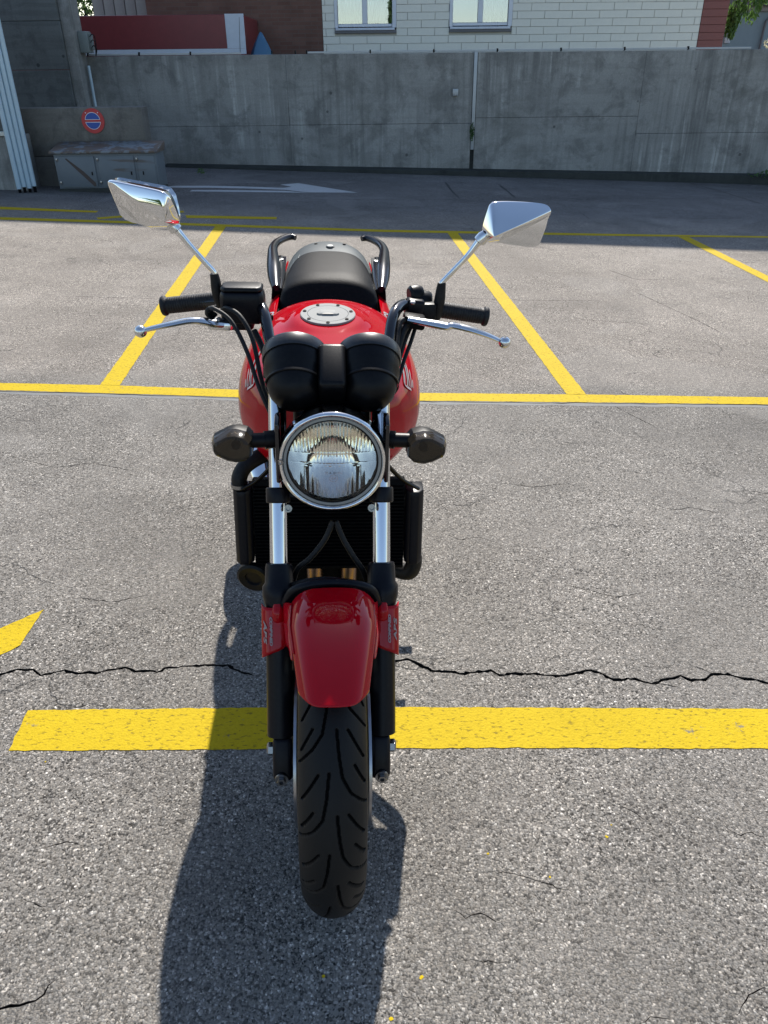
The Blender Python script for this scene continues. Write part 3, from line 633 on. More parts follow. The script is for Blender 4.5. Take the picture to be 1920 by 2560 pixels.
for x in (-5.9, -3.6):
    mb = MB(); mb.lathe([(.06, 0), (.42, 0), (.42, .25), (.06, .25)], (x, tv+.2, .25), (0, 1, 0), 28, closed=True); mb.build('wheel', M['rubber'], tr)
# blue cover
mb = MB(); pk = V((-2.05, 15.95, 1.99)); ring = []
for k in range(20):
    a = k*2*math.pi/20; r = .20*(1+.10*math.sin(5*a)); ring.append((a, r))
rs = []
for hgt, f in ((1.0, 1.8), (1.45, 1.25), (1.70, .86), (1.83, .55), (1.92, .30), (1.975, .14), (1.995, .03)):
    off = -.05*(1.99-hgt)
    rs.append([(pk.x+off+.02+f*r*math.cos(a), pk.y+f*r*math.sin(a)*.7, hgt) for a, r in ring])
mb.rings(rs)
t = mb.build('blue_cover', M['bluecloth']); t.matrix_world = BF; tag(t, 'pointed blue cover peeking above the concrete wall', 'cover')

# office building: brown brick wing, cream cladding, red edge
ob = thing('office_building', (1, 18, 0), 'office building clad in cream panels with a brown brick wing', 'building', BF)
BV = 17.5; RH = .127; PW = .525; XL, XR = -1.03, 6.24; ROOF = 8.72
mb = MB(); slab(mb, -4.37, XL-.004, BV, BV+2.2, -1, ROOF-.12); mb.build('brick_wing', M['brick'], ob, smooth=False)
win = [(-.778, .368, 2.105), (1.425, 2.591, 2.107)]
bk = MB()   # backing shell with the two window openings left out
xs = [XL, -.80, .39, 1.40, 2.61, XR]
slab(bk, XL, XR, BV+.02, BV+.30, -1, 2.06)
slab(bk, XL, XR, BV+.02, BV+.30, 3.50, ROOF)
for a, b_ in ((XL, -.80), (.39, 1.40), (2.61, XR)): slab(bk, a, b_, BV+.02, BV+.30, 2.06, 3.50)
slab(bk, XL, XR, BV+2.5, BV+6, -1, ROOF)
bk.build('facade_shell', M['backing'], ob, smooth=False)
mb = MB(); slab(mb, XL-.1, 6.9, BV-.10, BV+6.1, ROOF+.004, ROOF+.20); mb.build('roof', M['sill'], ob, smooth=False)
mb = MB(); slab(mb, -5.9, XL-.104, BV-.10, BV+6.1, ROOF-.116, ROOF+.08); mb.build('roof', M['sill'], ob, smooth=False)
pan = {}
row = 0; z = 1.45
while z < 4.2:
    x = XL-(0.20 if row % 2 else 0.465)
    while x < XR:
        x0, x1 = max(x, XL)+.004, min(x+PW, XR)-.004
        x += PW
        if x1-x0 < .03: continue
        segs_ = [(x0, x1)]
        for wl, wr, wb in win:
            if z+RH > wb-.075 and z < 3.5:
                nn = []
                for s0, s1 in segs_:
                    if s1 <= wl-.02 or s0 >= wr+.02: nn.append((s0, s1)); continue
                    if s0 < wl-.03: nn.append((s0, wl-.022))
                    if s1 > wr+.03: nn.append((wr+.022, s1))
                segs_ = nn
        for s0, s1 in segs_:
            if s1-s0 < .03: continue
            key = round(s1-s0, 2)
            dv = random.choice((0, .001, .002, .003))
            if key not in pan:
                q = MB(); q.box((0, 0, 0), (s1-s0, .02, RH-.006)); o = q.build('cladding_panel', M['cladding'], ob, bevel=.0025, seg=1); pan[key] = o
            else:
                o = pan[key].copy(); sc.collection.objects.link(o); attach(o, ob)
            o.location = ((s0+s1)/2, BV+.008-dv, z+RH/2)
    z += RH; row += 1
redp = None
z = 1.45
while z < 4.2:
    if redp is None:
        q = MB(); q.box((0, 0, 0), (.49, .025, RH-.006)); redp = q.build('red_panel', M['redclad'], ob, bevel=.003, seg=1); o = redp
    else:
        o = redp.copy(); sc.collection.objects.link(o); attach(o, ob)
    o.location = (6.49, BV+.004, z+RH/2); z += RH
mb = MB(); slab(mb, XR+.002, 6.735, BV+.02, BV+6, -1, ROOF-.002); mb.build('red_edge', M['redclad'], ob, smooth=False)
mb = MB(); slab(mb, XL, XR, BV-.006, BV+.018, 4.26, ROOF-.002); mb.build('upper_facade', M['cladding'], ob, smooth=False)
for k, (wl, wr, wb) in enumerate(win):
    f = MB(); T = .055; top = 3.45; vv = BV+.03
    slab(f, wl-.02, wl+.045, BV-.012, BV+.12, wb-.01, top); slab(f, wr-.06, wr+.02, BV-.012, BV+.12, wb-.01, top)
    slab(f, wl+.047, wr-.062, BV+.02, BV+.11, wb+.005, wb+.055); slab(f, wl+.047, wr-.062, BV+.02, BV+.11, top-.06, top)
    mx_ = (wl+wr)/2-.01; slab(f, mx_-.05, mx_+.05, BV+.015, BV+.11, wb+.057, top-.062)
    wn = f.build('window', M['alu_white'], ob, bevel=.006, seg=1)
    s = MB(); slab(s, wl-.005, wr-.01, BV-.055, BV+.018, wb-.052, wb-.012); s.build('sill', M['bandwhite'], wn, bevel=.004)
    s = MB(); slab(s, wl-.02, wr+.02, BV-.03, BV+.016, wb-.10, wb-.056); s.build('sill_base', M['sill'], wn, bevel=.004)
    for a, b_ in ((wl+.05, mx_-.052), (mx_+.052, wr-.065)):
        s = MB(); slab(s, a, b_, BV+.06, BV+.066, wb+.06, top-.065); s.build('pane', M['paneglass'], wn, smooth=False)
    cz = MB(); nC = 90; pts = []
    c0, c1 = (wl+.02, wr-.02) if k == 0 else (mx_+.01, wr-.02)
    for i in range(nC+1):
        x = c0+(c1-c0)*i/nC; pts.append((x, BV+.19+.018*math.sin(i*.9)+.006*math.sin(i*2.3)))
    cz.add([(x, y, wb-.03) for x, y in pts]+[(x, y, top) for x, y in pts], [(i, i+1, i+nC+2, i+nC+1) for i in range(nC)])
    cz.build('curtain', M['curtain'], wn)
    if k == 1:
        s = MB(); slab(s, wl+.02, mx_-.02, BV+.17, BV+.175, wb-.03, top); s.build('blind', M['bluedrape'], wn, smooth=False)
    s = MB(); slab(s, wl-.3, wr+.3, BV+1.6, BV+1.62, wb-.8, top+.5); s.build('room_wall', M['roomdark'], wn, smooth=False)

# grey sheet-metal building at the top left, ribbed
sh = thing('shed', (-6, 22, 0), 'ribbed grey-brown sheet metal building beyond the trailer', 'building', BF)
xa = -6.15
mb = MB(); slab(mb, xa-.02, -4.45, 20.02, 24, -1, 4.2); mb.build('wall', M['render'], sh, smooth=False)
x = xa; proto_ = None
while x < -4.6:
    if proto_ is None:
        q = MB(); q.box((0, 0, 0), (.216, .03, 6)); proto_ = q.build('metal_sheet', M['render'], sh, bevel=.008); o = proto_
    else:
        o = proto_.copy(); sc.collection.objects.link(o); attach(o, sh)
    o.location = (x+.115, 20.0, 1.2); x += .232
# foliage between pillar and shed
def tree(name, base, h, crown, nleaf, size, mt, label, frame=None, trunk_r=.12, cat='tree', drop=0):
    o = thing(name, base, label, cat, frame)
    b0 = V(base); mb = MB(); mb.tube([b0, b0+V((.05, .03, h*.4)), b0+V((-.03, .05, h*.8))], [trunk_r, trunk_r*.7, trunk_r*.3], 10, 4)
    for c, r in crown:
        mb.tube([b0+V((0, 0, h*.35)), (b0+V((0, 0, h*.5))).lerp(V(c), .5), V(c)], [trunk_r*.5, trunk_r*.3, trunk_r*.1], 6, 3)
    mb.build('trunk', M['bark'], o)
    mb = MB()
    for c, r in crown: leaves(mb, c, r, nleaf, size, drop)
    mb.build('crown', mt, o, smooth=False); return o
tree('tree', (-6.5, 20.5, 0), 3.4, [((-6.45, 20.4, 2.6), (.30, .4, .5)), ((-6.5, 20.4, 3.1), (.4, .4, .5))], 420, .05, M['leaf'], 'sunlit green foliage between the pillar wall and the ribbed building', BF, .05)
# house at the right, with hanging branches and a pale flowering shrub in front
hs = thing('house', (9, 24, 0), 'blue-grey rendered house at the upper right corner', 'house', BF)
mb = MB(); slab(mb, 8.5, 13, 24, 29, -1, 2.60); mb.build('wall', M['housewall'], hs, smooth=False)
mb = MB(); slab(mb, 8.9, 13.3, 23.7, 29, 2.72, 4.6); mb.build('roof', M['sill'], hs, bevel=.02)
mb = MB(); slab(mb, 8.45, 13.2, 23.9, 23.997, 2.60, 2.718); mb.build('eaves', M['render'], hs, bevel=.01)
mb = MB(); mb.tube([(10.45, 23.92, 2.58), (10.30, 23.92, 2.42), (10.22, 23.92, 2.2), (10.20, 23.92, .5)], .03, 10, 3); mb.build('gutter_pipe', M['sill'], hs)
mb = MB(); slab(mb, 9.25, 9.4, 23.95, 23.998, 1.9, 2.3); mb.build('window', M['alu_white'], hs, bevel=.01)
tree('willow', (7.1, 21.5, -.2), 3.6, [((7.50, 19.0, 2.75), (.28, .3, .55)), ((7.72, 19.0, 2.55), (.32, .3, .45)), ((7.42, 19.0, 2.15), (.14, .2, .30)), ((8.0, 19.1, 2.75), (.22, .3, .30)), ((7.6, 19, 3.3), (.5, .4, .5))], 330, .055, M['leafwillow'], 'tree with hanging yellow-green branches beside the office building', BF, .07, drop=2.5)
tree('shrub', (8.75, 19.2, -.2), 1.6, [((8.85, 19.2, 1.95), (.30, .3, .18)), ((8.55, 19.1, 1.80), (.35, .25, .12)), ((9.0, 19.2, 1.7), (.5, .3, .2))], 150, .04, M['leafpale'], 'pale flowering shrub showing above the right end of the wall', BF, .04, 'shrub')
tree('shrub', (9.15, 19.6, -.2), 1.9, [((9.1, 19.6, 2.05), (.35, .3, .22)), ((9.4, 19.6, 1.9), (.35, .3, .3))], 260, .05, M['leaf'], 'dark green shrub behind the pale flowering one', BF, .04, 'shrub')
# unseen trees added behind the photographer to reflect in the chrome and panes
for k, (x, y, h, f, lb_) in enumerate([(-10, -17, 5, .28, 'broad tree added behind the photographer for the left mirror to reflect'), (-.5, -24, 5.2, .15, 'slim tree added behind the photographer for the headlight and a window to reflect'), (9.5, -21, 6, .28, 'round tree added behind the photographer for the right mirror to reflect'), (17, -26, 7, .28, 'tree added far right behind the photographer for the chrome to reflect')]):
    cr = [((x+random.uniform(-.3, .3)*h*f, y+random.uniform(-1, 1)*f, h*(.36+.14*i)), (h*f*(1.1-.16*i), h*f*(1.1-.16*i), h*.17)) for i in range(5)]
    tree('tree', (x, y, 0), h, cr, 420, .24, M['leaf'], lb_, None, .22)

# ------------------------------------------------------------------ motorcycle (axis x = 0, front axle at y = 1.076, facing the camera)
bike = thing('motorcycle', (0, 1.8, 0), 'red naked motorcycle with round chrome headlight parked facing the camera', 'motorcycle')
AY, AZ, WR = 1.076, 0.300, 0.300
SR, CR_ = math.sin(rad(27)), math.cos(rad(27))
def fk(z, x=0, off=0): return V((x, 1.08+(z-.3)*SR/CR_+off, z))   # point on the fork line
FD = V((0, SR, CR_))                                              # fork direction (up)
FX = (-.100, .0975)

# ---- wheels
import numpy as np
def tyre(name, parent, cy, R, hw, rows_fine, a0, a1, ncol, grooves):
    phis = np.linspace(-66, 66, ncol)
    A = list(np.linspace(a0, a1, rows_fine))
    rest = list(np.linspace(a1, a0+360, 70))[1:-1]
    A = np.radians(np.array(A+rest)); n = len(A)
    k_ = hw/.0565
    prof = [(-.040*k_, R-.092), (-.047*k_, R-.082), (-.0548*k_, R-.066), (-.0572*k_, R-.052), (-.0556*k_, R-.0405)]
    sp_ = np.sin(np.radians(phis)); xs = .0535*k_*sp_/math.sin(rad(66)); rs = R-.036*(1-np.cos(np.radians(phis)))/(1-math.cos(rad(66)))
    PX = np.concatenate([[p[0] for p in prof], xs, [-p[0] for p in reversed(prof)]])
    PR = np.concatenate([[p[1] for p in prof], rs, [p[1] for p in reversed(prof)]])
    X = np.tile(PX, (n, 1)); Rr = np.tile(PR, (n, 1)); S = (-A*R)[:, None]*np.ones_like(X)
    P = 2*math.pi*R/14
    depth = np.zeros_like(X)
    if grooves:
        L = [[(.12, 0), (.18, .3), (.27, .55), (.50, .74), (.93, .92)], [(-.10, .5), (-.17, .8), (-.28, 1.05), (-.55, 1.22), (-.92, 1.37)],
             [(.44, 0), (.87, .32)], [(.62, .42), (.90, .65)], [(-.40, .52), (-.86, .84)], [(-.55, -.02), (-.88, .22)]]
        s0 = np.mod(S, P)
        for line in L:
            for k in (-2, -1, 0, 1, 2):
                for (w0, t0), (w1, t1) in zip(line, line[1:]):
                    ax_, ay_ = w0*hw, (t0+k)*P; bx_, by_ = w1*hw, (t1+k)*P
                    dx, dy = bx_-ax_, by_-ay_
                    t = np.clip(((X-ax_)*dx+(s0-ay_)*dy)/(dx*dx+dy*dy), 0, 1)
                    d = np.hypot(X-(ax_+t*dx), s0-(ay_+t*dy))
                    dd = .0055*np.clip((.0026-d)/.0009, 0, 1); depth = np.maximum(depth, dd)
        depth[:, :5] = 0; depth[:, -5:] = 0
    Rr = Rr-depth
    Yv = cy-Rr*np.cos(A)[:, None]; Zv = AZ+(R-WR)+Rr*np.sin(A)[:, None]
    m_ = X.shape[1]
    vs = np.stack([X, Yv, Zv], -1).reshape(-1, 3)
    idx = np.arange(n*m_).reshape(n, m_); nx = np.roll(idx, -1, 0)
    fs = np.stack([idx[:, :-1], idx[:, 1:], nx[:, 1:], nx[:, :-1]], -1).reshape(-1, 4)
    me = bpy.data.meshes.new(name); me.from_pydata(vs.tolist(), [], fs.tolist())
    o = link(name, me, M['tyre'], parent, True, 50)
    if grooves:
        me.materials.append(M['groove'])
        nxd = np.roll(depth, -1, 0); dmax = (depth[:, :-1]+depth[:, 1:]+nxd[:, 1:]+nxd[:, :-1])/4
        me.polygons.foreach_set('material_index', (dmax.reshape(-1) > .0030).astype(np.int32))
    return o
def wheel(name, cy, hw, grooves, R):
    z0 = AZ+(R-WR)
    mb = MB()
    mb.lathe([(R-.098, -.040), (R-.080, -.044), (R-.078, -.040), (R-.092, -.036), (R-.105, -.012), (R-.105, .012), (R-.092, .036), (R-.078, .040), (R-.080, .044), (R-.098, .040), (R-.125, .010), (R-.125, -.010)], (0, cy, z0), (1, 0, 0), 64, closed=True)
    mb.lathe([(.012, -.052), (.038, -.052), (.030, -.02), (.030, .02), (.038, .052), (.012, .052)], (0, cy, z0), (1, 0, 0), 32, closed=True)
    for k in range(6):
        a = k*math.pi/3+.2; d = V((0, math.cos(a), math.sin(a)))
        mb.tube([V((0, cy, z0))+d*.025, V((0, cy, z0))+d*.10, V((0, cy, z0))+d*(R-.115)], [.020, .014, .016], 10, 3)
    wh = mb.build(name, M['blackgloss'], bike)
    tyre('tyre', wh, cy, R, hw, 560 if grooves else 40, -45, 105, 84 if grooves else 28, grooves)
    return wh
fw = wheel('front_wheel', AY, .0565, True, .300)
rw = wheel('rear_wheel', 2.506, .066, False, .305)
def brake_disc(parent, x, cy, cz, r=.148, ri=.115):
    mb = MB(); N = 72
    mb.lathe([(ri, -.0025), (r, -.0025), (r, .0025), (ri, .0025)], (x, cy, cz), (1, 0, 0), N, closed=True)
    d = mb.build('brake_disc', M['disc'], parent)
    q = MB(); q.lathe([(.04, -.003), (ri-.002, -.003), (ri-.002, .003), (.04, .003)], (x, cy, cz), (1, 0, 0), 40, closed=True)
    s_ = 1 if x > 0 else -1
    for k in range(24):
        a = k*2*math.pi/24; rr = ri+.010+.011*(k % 3)
        q.lathe([(.0005, 0), (.0042, 0), (.0005, .0006)], (x+s_*.0026, cy+rr*math.cos(a), cz+rr*math.sin(a)), (s_, 0, 0), 8, cap=False)
    q.build('disc_carrier', M['blackgloss'], parent)
for x in (-.0665, .0675): brake_disc(fw, x, AY, AZ)
brake_disc(rw, -.085, 2.506, .305, .12, .09)

# ---- fork
for i, x in enumerate(FX):
    sgn = -1 if i == 0 else 1
    mb = MB(); mb.tube([fk(.50, x), fk(.965, x)], .0172, 28, 1); mb.build('fork_tube', M['forkchrome'], bike)
    mb = MB()
    o_ = fk(.3, x)
    h = lambda z: (z-.3)/CR_
    mb.lathe([(.001, h(.318)), (.0262, h(.319)), (.0265, h(.33)), (.0265, h(.53)), (.0275, h(.545)), (.0325, h(.562)), (.0325, h(.578)), (.0275, h(.585)), (.0262, h(.612)), (.0245, h(.618)), (.0185, h(.619)), (.0172, h(.617))], o_, FD, 36)
    sl_ = mb.build('fork_slider', M['satin'], bike)
    mb = MB(); c = fk(.281, x-.004*sgn); rot = Matrix.Rotation(-rad(27), 3, 'X')
    mb.box(c, (.038, .048, .086), rot); mb.build('axle_lug', M['satin'], sl_, bevel=.009, seg=3)
    mb = MB(); mb.lathe([(.001, 0), (.013, 0), (.013, .010), (.009, .013), (.001, .013)], (x+sgn*.014, AY, AZ-.004), (sgn, 0, 0), 6); mb.build('axle_bolt', M['steel'], sl_, smooth=False)
    b = fk(.262, x-.002*sgn)+V((0, -.0275, -.003))
    mb = MB(); mb.lathe([(.001, 0), (.013, 0), (.013, .004), (.001, .004)], b, (0, -1, .15), 24); mb.lathe([(.0045, .0045), (.0085, .0045), (.0085, .012), (.0045, .012)], b, (0, -1, .15), 6, closed=True); mb.build('pinch_bolt', M['steel'], sl_, smooth=False)
    # caliper behind the leg
    mb = MB(); c = fk(.40, x-.028*sgn)+V((0, .075, 0)); mb.box(c, (.05, .075, .12), rot); mb.build('brake_caliper', M['satin'], bike, bevel=.012, seg=3)
    # clamp rings of the lower yoke and its bolts
mb = MB()
for x in FX: mb.lathe([(.0175, -.0150), (.0225, -.0150), (.0235, -.012), (.0235, .012), (.0225, .0150), (.0175, .0150)], fk(.735, x), FD, 32, closed=True)
rot = Matrix.Rotation(-rad(27), 3, 'X')
mb.box(fk(.735, 0, .02), (.165, .05, .028), rot); mb.build('lower_yoke', M['satin'], bike, bevel=.002)
for x, s_ in ((-.080, -1), (.078, 1)):
    mb = MB(); p = fk(.727, x)+V((0, -.024, -.004)); mb.lathe([(.001, 0), (.0075, 0), (.0075, .008), (.0045, .008), (.004, .004), (.001, .004)], p, (0, -1, .3), 16); mb.build('yoke_bolt', M['steel'], bike)
mb = MB(); mb.tube([fk(.70, 0, .03), fk(.94, 0, .03)], .026, 20, 1); mb.build('steering_stem', M['satin'], bike)
mb = MB()
for x in FX: mb.lathe([(.001, -.014), (.026, -.014), (.026, .014), (.001, .014)], fk(.945, x), FD, 28)
mb.box(fk(.945, 0, .012), (.18, .07, .024), rot); mb.build('upper_yoke', M['satin'], bike, bevel=.003)

# ---- front fender: one curved shell with side flaps over the sliders
def fender():
    R0 = .336; n = 40; mcol = 17; top = math.radians(102); low = math.radians(56.6)
    vs = []; fs = []
    for i in range(n+1):
        t = i/n
        for j in range(mcol):
            q = -1+2*j/(mcol-1)
            # blade half width along the arc, rounded at the nose
            lowj = low+math.radians(1.0)*q*q+(math.radians(5.0)*max(0, (abs(q)-.35)/.65)**3.2)
            a = top+(lowj-top)*t
            hw = .0540+.0235*min(1, max(0, (a-low)/math.radians(30)))**.95
            x = .003+hw*q
            drop = .026*abs(q)**5+.005*q*q
            r = R0-drop
            vs.append((x, AY-r*math.cos(a), AZ+r*math.sin(a)))
    for i in range(n):
        for j in range(mcol-1):
            a = i*mcol+j; fs.append((a, a+1, a+mcol+1, a+mcol))
    mb = MB(); mb.add(vs, fs)
    # side skirts dropping from the blade's edges between the forks
    for s_ in (0, 1):
        j = 0 if s_ == 0 else mcol-1; sg_ = -1 if s_ == 0 else 1
        base = [V(vs[i*mcol+j]) for i in range(0, 30)]
        low_ = [p+V((sg_*.004, .004, -.030*min(1, (29-k)/6))) for k, p in enumerate(base)]
        o = len(base); mb.add(base+low_, [(k, k+1, o+k+1, o+k) for k in range(o-1)])
    o = mb.build('front_fender', M['red'], bike, angle=60)
    md = o.modifiers.new('thick', 'SOLIDIFY'); md.thickness = .0025; md.offset = -1
    md = o.modifiers.new('sub', 'SUBSURF'); md.levels = 1; md.render_levels = 1
    return o
fen = fender()
for x, s_ in ((-.105, -1), (.1015, 1)):
    # flap wrapped round the front of the slider, notched towards the blade
    def fl(u, v, off=0):   # u: 0 inner .. 1 outer, v: 0 top .. 1 bottom
        ang = -80+u*160
        r = .0272+off
        zt = .560-.006*u; zb = .463+.036*max(0, 1-u/.95)**.9
        z = zt+(zb-zt)*v
        c = fk(z, x)
        sn, cs = math.sin(rad(ang)), math.cos(rad(ang))
        return c+V((s_*r*math.copysign(abs(sn)**.8, sn), -r*1.05*cs**.6, 0))
    vs = []; nu, nv = 22, 14
    for i in range(nv+1):
        for j in range(nu+1): vs.append(fl(j/nu, i/nv))
    mb = MB(); mb.add(vs, [(i*(nu+1)+j, i*(nu+1)+j+1, (i+1)*(nu+1)+j+1, (i+1)*(nu+1)+j) for i in range(nv) for j in range(nu)])
    o_ = len(mb.v); nw, mw = 12, 8
    for i in range(nw+1):
        t = i/nw; a_ = rad(75+24*t)
        hw_ = .0540+.0235*min(1, max(0, (a_-rad(56.6))/rad(30)))**.95
        p_ = V((.003+s_*(hw_-.004), AY-.312*math.cos(a_), AZ+.312*math.sin(a_))); q_ = fl(.22+.10*t, 1-t)
        for j in range(mw+1):
            u_ = j/mw; w_ = p_.lerp(q_, u_)
            w_ += V((s_*.006*math.sin(math.pi*u_), .014*math.sin(math.pi*u_), -.006*math.sin(math.pi*u_)))
            mb.v.append(tuple(w_))
    mb.f += [[o_+i*(mw+1)+j, o_+i*(mw+1)+j+1, o_+(i+1)*(mw+1)+j+1, o_+(i+1)*(mw+1)+j] for i in range(nw) for j in range(mw)]
    f = mb.build('fender_flap', M['red'], bike, angle=60)
    md = f.modifiers.new('thick', 'SOLIDIFY'); md.thickness = .0022; md.offset = -1
    p = fk(.546, x-s_*.004)+V((0, -.031, 0))
    mb = MB(); mb.tube([p+V((0, .010, .016)), p+V((0, -.002, .006)), p+V((0, -.003, -.012)), p+V((0, .004, -.018))], [.009, .011, .010, .004], 14, 4, flat=.5); mb.build('mount_cover', M['red'], f)
    # lettering runs down the flap, two lines
    for s, size, lu, sp, xs_ in (('COMBINED', .0068, .585, .95, 1.62), ('ABS', .0095, .735, 1.02, 2.5)):
        pos = fl(lu, .48, .0040); nrm = (fl(lu+.02, .48)-fl(lu-.02, .48)).cross(FD).normalized()
        if nrm.y > 0: nrm = -nrm
        run = -FD if s_ < 0 else FD
        up_ = nrm.cross(run).normalized()
        mm = Matrix.Identity(4)
        for k in range(3): mm[k][0], mm[k][1], mm[k][2], mm[k][3] = run[k]*xs_, up_[k], nrm[k], pos[k]
        text('lettering', s, size, M['letters'], f, mm, .0003, .25, sp, .0003)

mb = MB(); mb.tube([(-.088, 1.185, .555), (-.070, 1.175, .598), (-.035, 1.168, .617), (.003, 1.168, .621), (.040, 1.168, .617), (.074, 1.175, .598), (.088, 1.185, .555)], .0115, 12, 6, flat=.8); mb.build('fork_brace', M['satin'], bike)
# ---- headlight
HC = V((.004, 1.258, .828)); HR = .0985
mb = MB(); mb.lathe([(.001, .150), (.030, .148), (.060, .132), (.080, .100), (.090, .050), (.0945, .015), (.0945, .006)], HC, (0, 1, 0), 56, cap=False); hl = mb.build('headlight', M['blackgloss'], bike)
mb = MB(); prof = [(.0895, .010)]
for k in range(13):
    a = math.pi*1.02*k/12; prof.append((.0940-.0048*math.cos(a), -.002-.0085*math.sin(a)))
prof += [(.0985, .022), (.0945, .024), (.0945, .010)]
mb.lathe(prof, HC, (0, 1, 0), 80, closed=True); mb.build('rim', M['chrome'], hl)
mb = MB(); mb.lathe([(.0800, -.004), (.0892, -.0035), (.0892, .010), (.0800, .010)], HC, (0, 1, 0), 64, closed=True); mb.build('seal', M['rubber'], hl)
mb = MB(); mb.lathe([(.0835, -.0050), (.0886, -.0052), (.0886, -.003), (.0835, -.003)], HC, (0, 1, 0), 64, closed=True); mb.build('lens_border', simple('frosted_border', (0.26, 0.28, 0.27), 0.35, coat=.6, dust=0), hl)
# lens: smooth domed front, ribbed back
RL = .0845; N = 156; g1 = {}; vs = []; fs = []
def rib(x, z):
    t = z/RL
    if t > .25: k = .0016*abs(math.sin(math.pi*x/.0062))*(1 if abs(x) < .058 else .6)+.0003*math.sin(z/.004)
    elif t > .02: k = (.0016*abs(math.sin(math.pi*x/.0062)) if abs(x) < .030 else .0005*math.sin(math.pi*(x+.3*z)/.009))
    elif t > -.05: k = .0003*math.sin(math.pi*x/.012)
    else: k = .0012*abs(math.sin(math.pi*x/.0085))*(1 if abs(x) < .05 else .3)
    if abs(t-.02) < .012 or abs(t-.25) < .010: k -= .0006
    return k
for side in (0, 1):
    for i in range(N+1):
        for j in range(N+1):
            x = -RL+2*RL*i/N; z = -RL+2*RL*j/N
            if x*x+z*z <= (RL*1.0)**2:
                dome = .013*(1-(x*x+z*z)/RL**2)
                y = -.003-dome if side == 0 else .0015-dome*.9-rib(x, z)
                g1[side, i, j] = len(vs); vs.append(HC+V((x, y, z)))
    for i in range(N):
        for j in range(N):
            k = [(side, i, j), (side, i+1, j), (side, i+1, j+1), (side, i, j+1)]
            if all(q in g1 for q in k): fs.append([g1[q] for q in (reversed(k) if side else k)])
me = bpy.data.meshes.new('lens'); me.from_pydata(vs, [], fs)
link('lens', me, M['glass'], hl, True, 60)
mb = MB(); prof = []
for k in range(16):
    r = .0838*(1-k/15)+.010*(k/15); prof.append((r, .008+.062*(1-(r/.0838)**2)))
mb.lathe(prof, HC, (0, 1, 0), 64, cap=False); mb.build('reflector', simple('lamp_reflector', (0.93, 0.90, 0.83), 0.06, 1.0, dust=0.0, var=0.02), hl, angle=80)
mb = MB(); mb.tube([HC+V((0, .07, 0)), HC+V((0, .034, 0))], .0085, 20, 1); mb.build('bulb_shield', M['alu'], hl)
e4 = Matrix.Identity(4); e4.translation = HC+V((.003, -.0150, -.028))
for s, size, dx, dz in (('E4', .0085, 0, 0), ('02 A  02 HC', .0062, 0, .011)):
    mm = frame3(HC+V((dx+.002, -.0152, -.027+dz)), (1, 0, 0), (0, 0, 1)); text('lens_marking', s, size, M['decal'], hl, mm, .0002)
mb = MB(); mb.lathe([(.0068, -.0003), (.0076, -.0003), (.0076, .0004), (.0068, .0004)], HC+V((.002, -.0150, -.027)), (0, 1, 0), 28, closed=True); mb.build('lens_ring', M['decal'], hl)
for a in (200, ):
    d = V((math.cos(rad(a-5)), 0, math.sin(rad(a-17)))); mb = MB(); mb.lathe([(.001, 0), (.0055, 0), (.0055, .004), (.003, .004), (.003, .002), (.001, .002)], HC+V((-.093, -.008, .004)), (-.2, -1, 0), 14); mb.build('rim_screw', M['steel'], hl)
for x, s_ in ((-.094, -1), (.102, 1)):
    mb = MB(); pr = [(1.245, .79), (1.25, .905), (1.275, .915), (1.36, .885), (1.36, .80), (1.30, .775)]
    mb.add([(x-.004, y, z) for y, z in pr]+[(x+.004, y, z) for y, z in pr], [tuple(range(6)), tuple(range(11, 5, -1))]+[(i, (i+1) % 6, (i+1) % 6+6, i+6) for i in range(6)])
    mb.build('headlight_bracket', M['blackgloss'], bike, bevel=.0035)

# ---- turn signals
for s_, cx in ((-1, -.170), (1, .171)):
    y0 = 1.262; cz = .862 if s_ < 0 else .858
    mb = MB(); mb.tube([(s_*.098, y0+.02, .862), (s_*.118, y0+.015, .862)], .0165, 18, 1); mb.tube([(s_*.116, y0+.015, .862), (s_*.148, y0+.012, .862)], .0135, 18, 1)
    st = mb.build('turn_signal', M['black'], bike)
    out = [(-.040, .006), (-.036, .014), (-.012, .027), (.004, .029), (.022, .024), (.032, .012), (.032, -.018), (.024, -.026), (.004, -.030), (-.014, -.026), (-.036, -.014), (-.040, -.006)]
    def ring(y, f, dx=0, dz=0): return [V((cx-s_*(px*f+dx), y, cz+pz*f+dz)) for px, pz in out]
    mb = MB(); mb.rings([ring(y0+.001, .98), ring(y0+.014, 1.0), ring(y0+.030, .86, .004), ring(y0+.040, .5, .008)]); mb.build('shell', M['black'], st, angle=30)
    mb = MB(); mb.rings([ring(y0-.028, .72), ring(y0-.024, .86), ring(y0-.010, .97), ring(y0, .985)]); mb.build('lens', M['smoke'], st, angle=25)
    mb = MB(); mb.lathe([(.001, 0), (.008, .002), (.010, .010), (.006, .018)], (cx-s_*.004, y0-.018, cz+.004), (0, 1, 0), 16); mb.build('bulb', M['amber'], st)
    mb = MB(); mb.rings([ring(y0-.012, .78, .0), ring(y0-.002, .80, .0)]); mb.build('reflector', M['smoke' if False else 'alu'], st, angle=25)

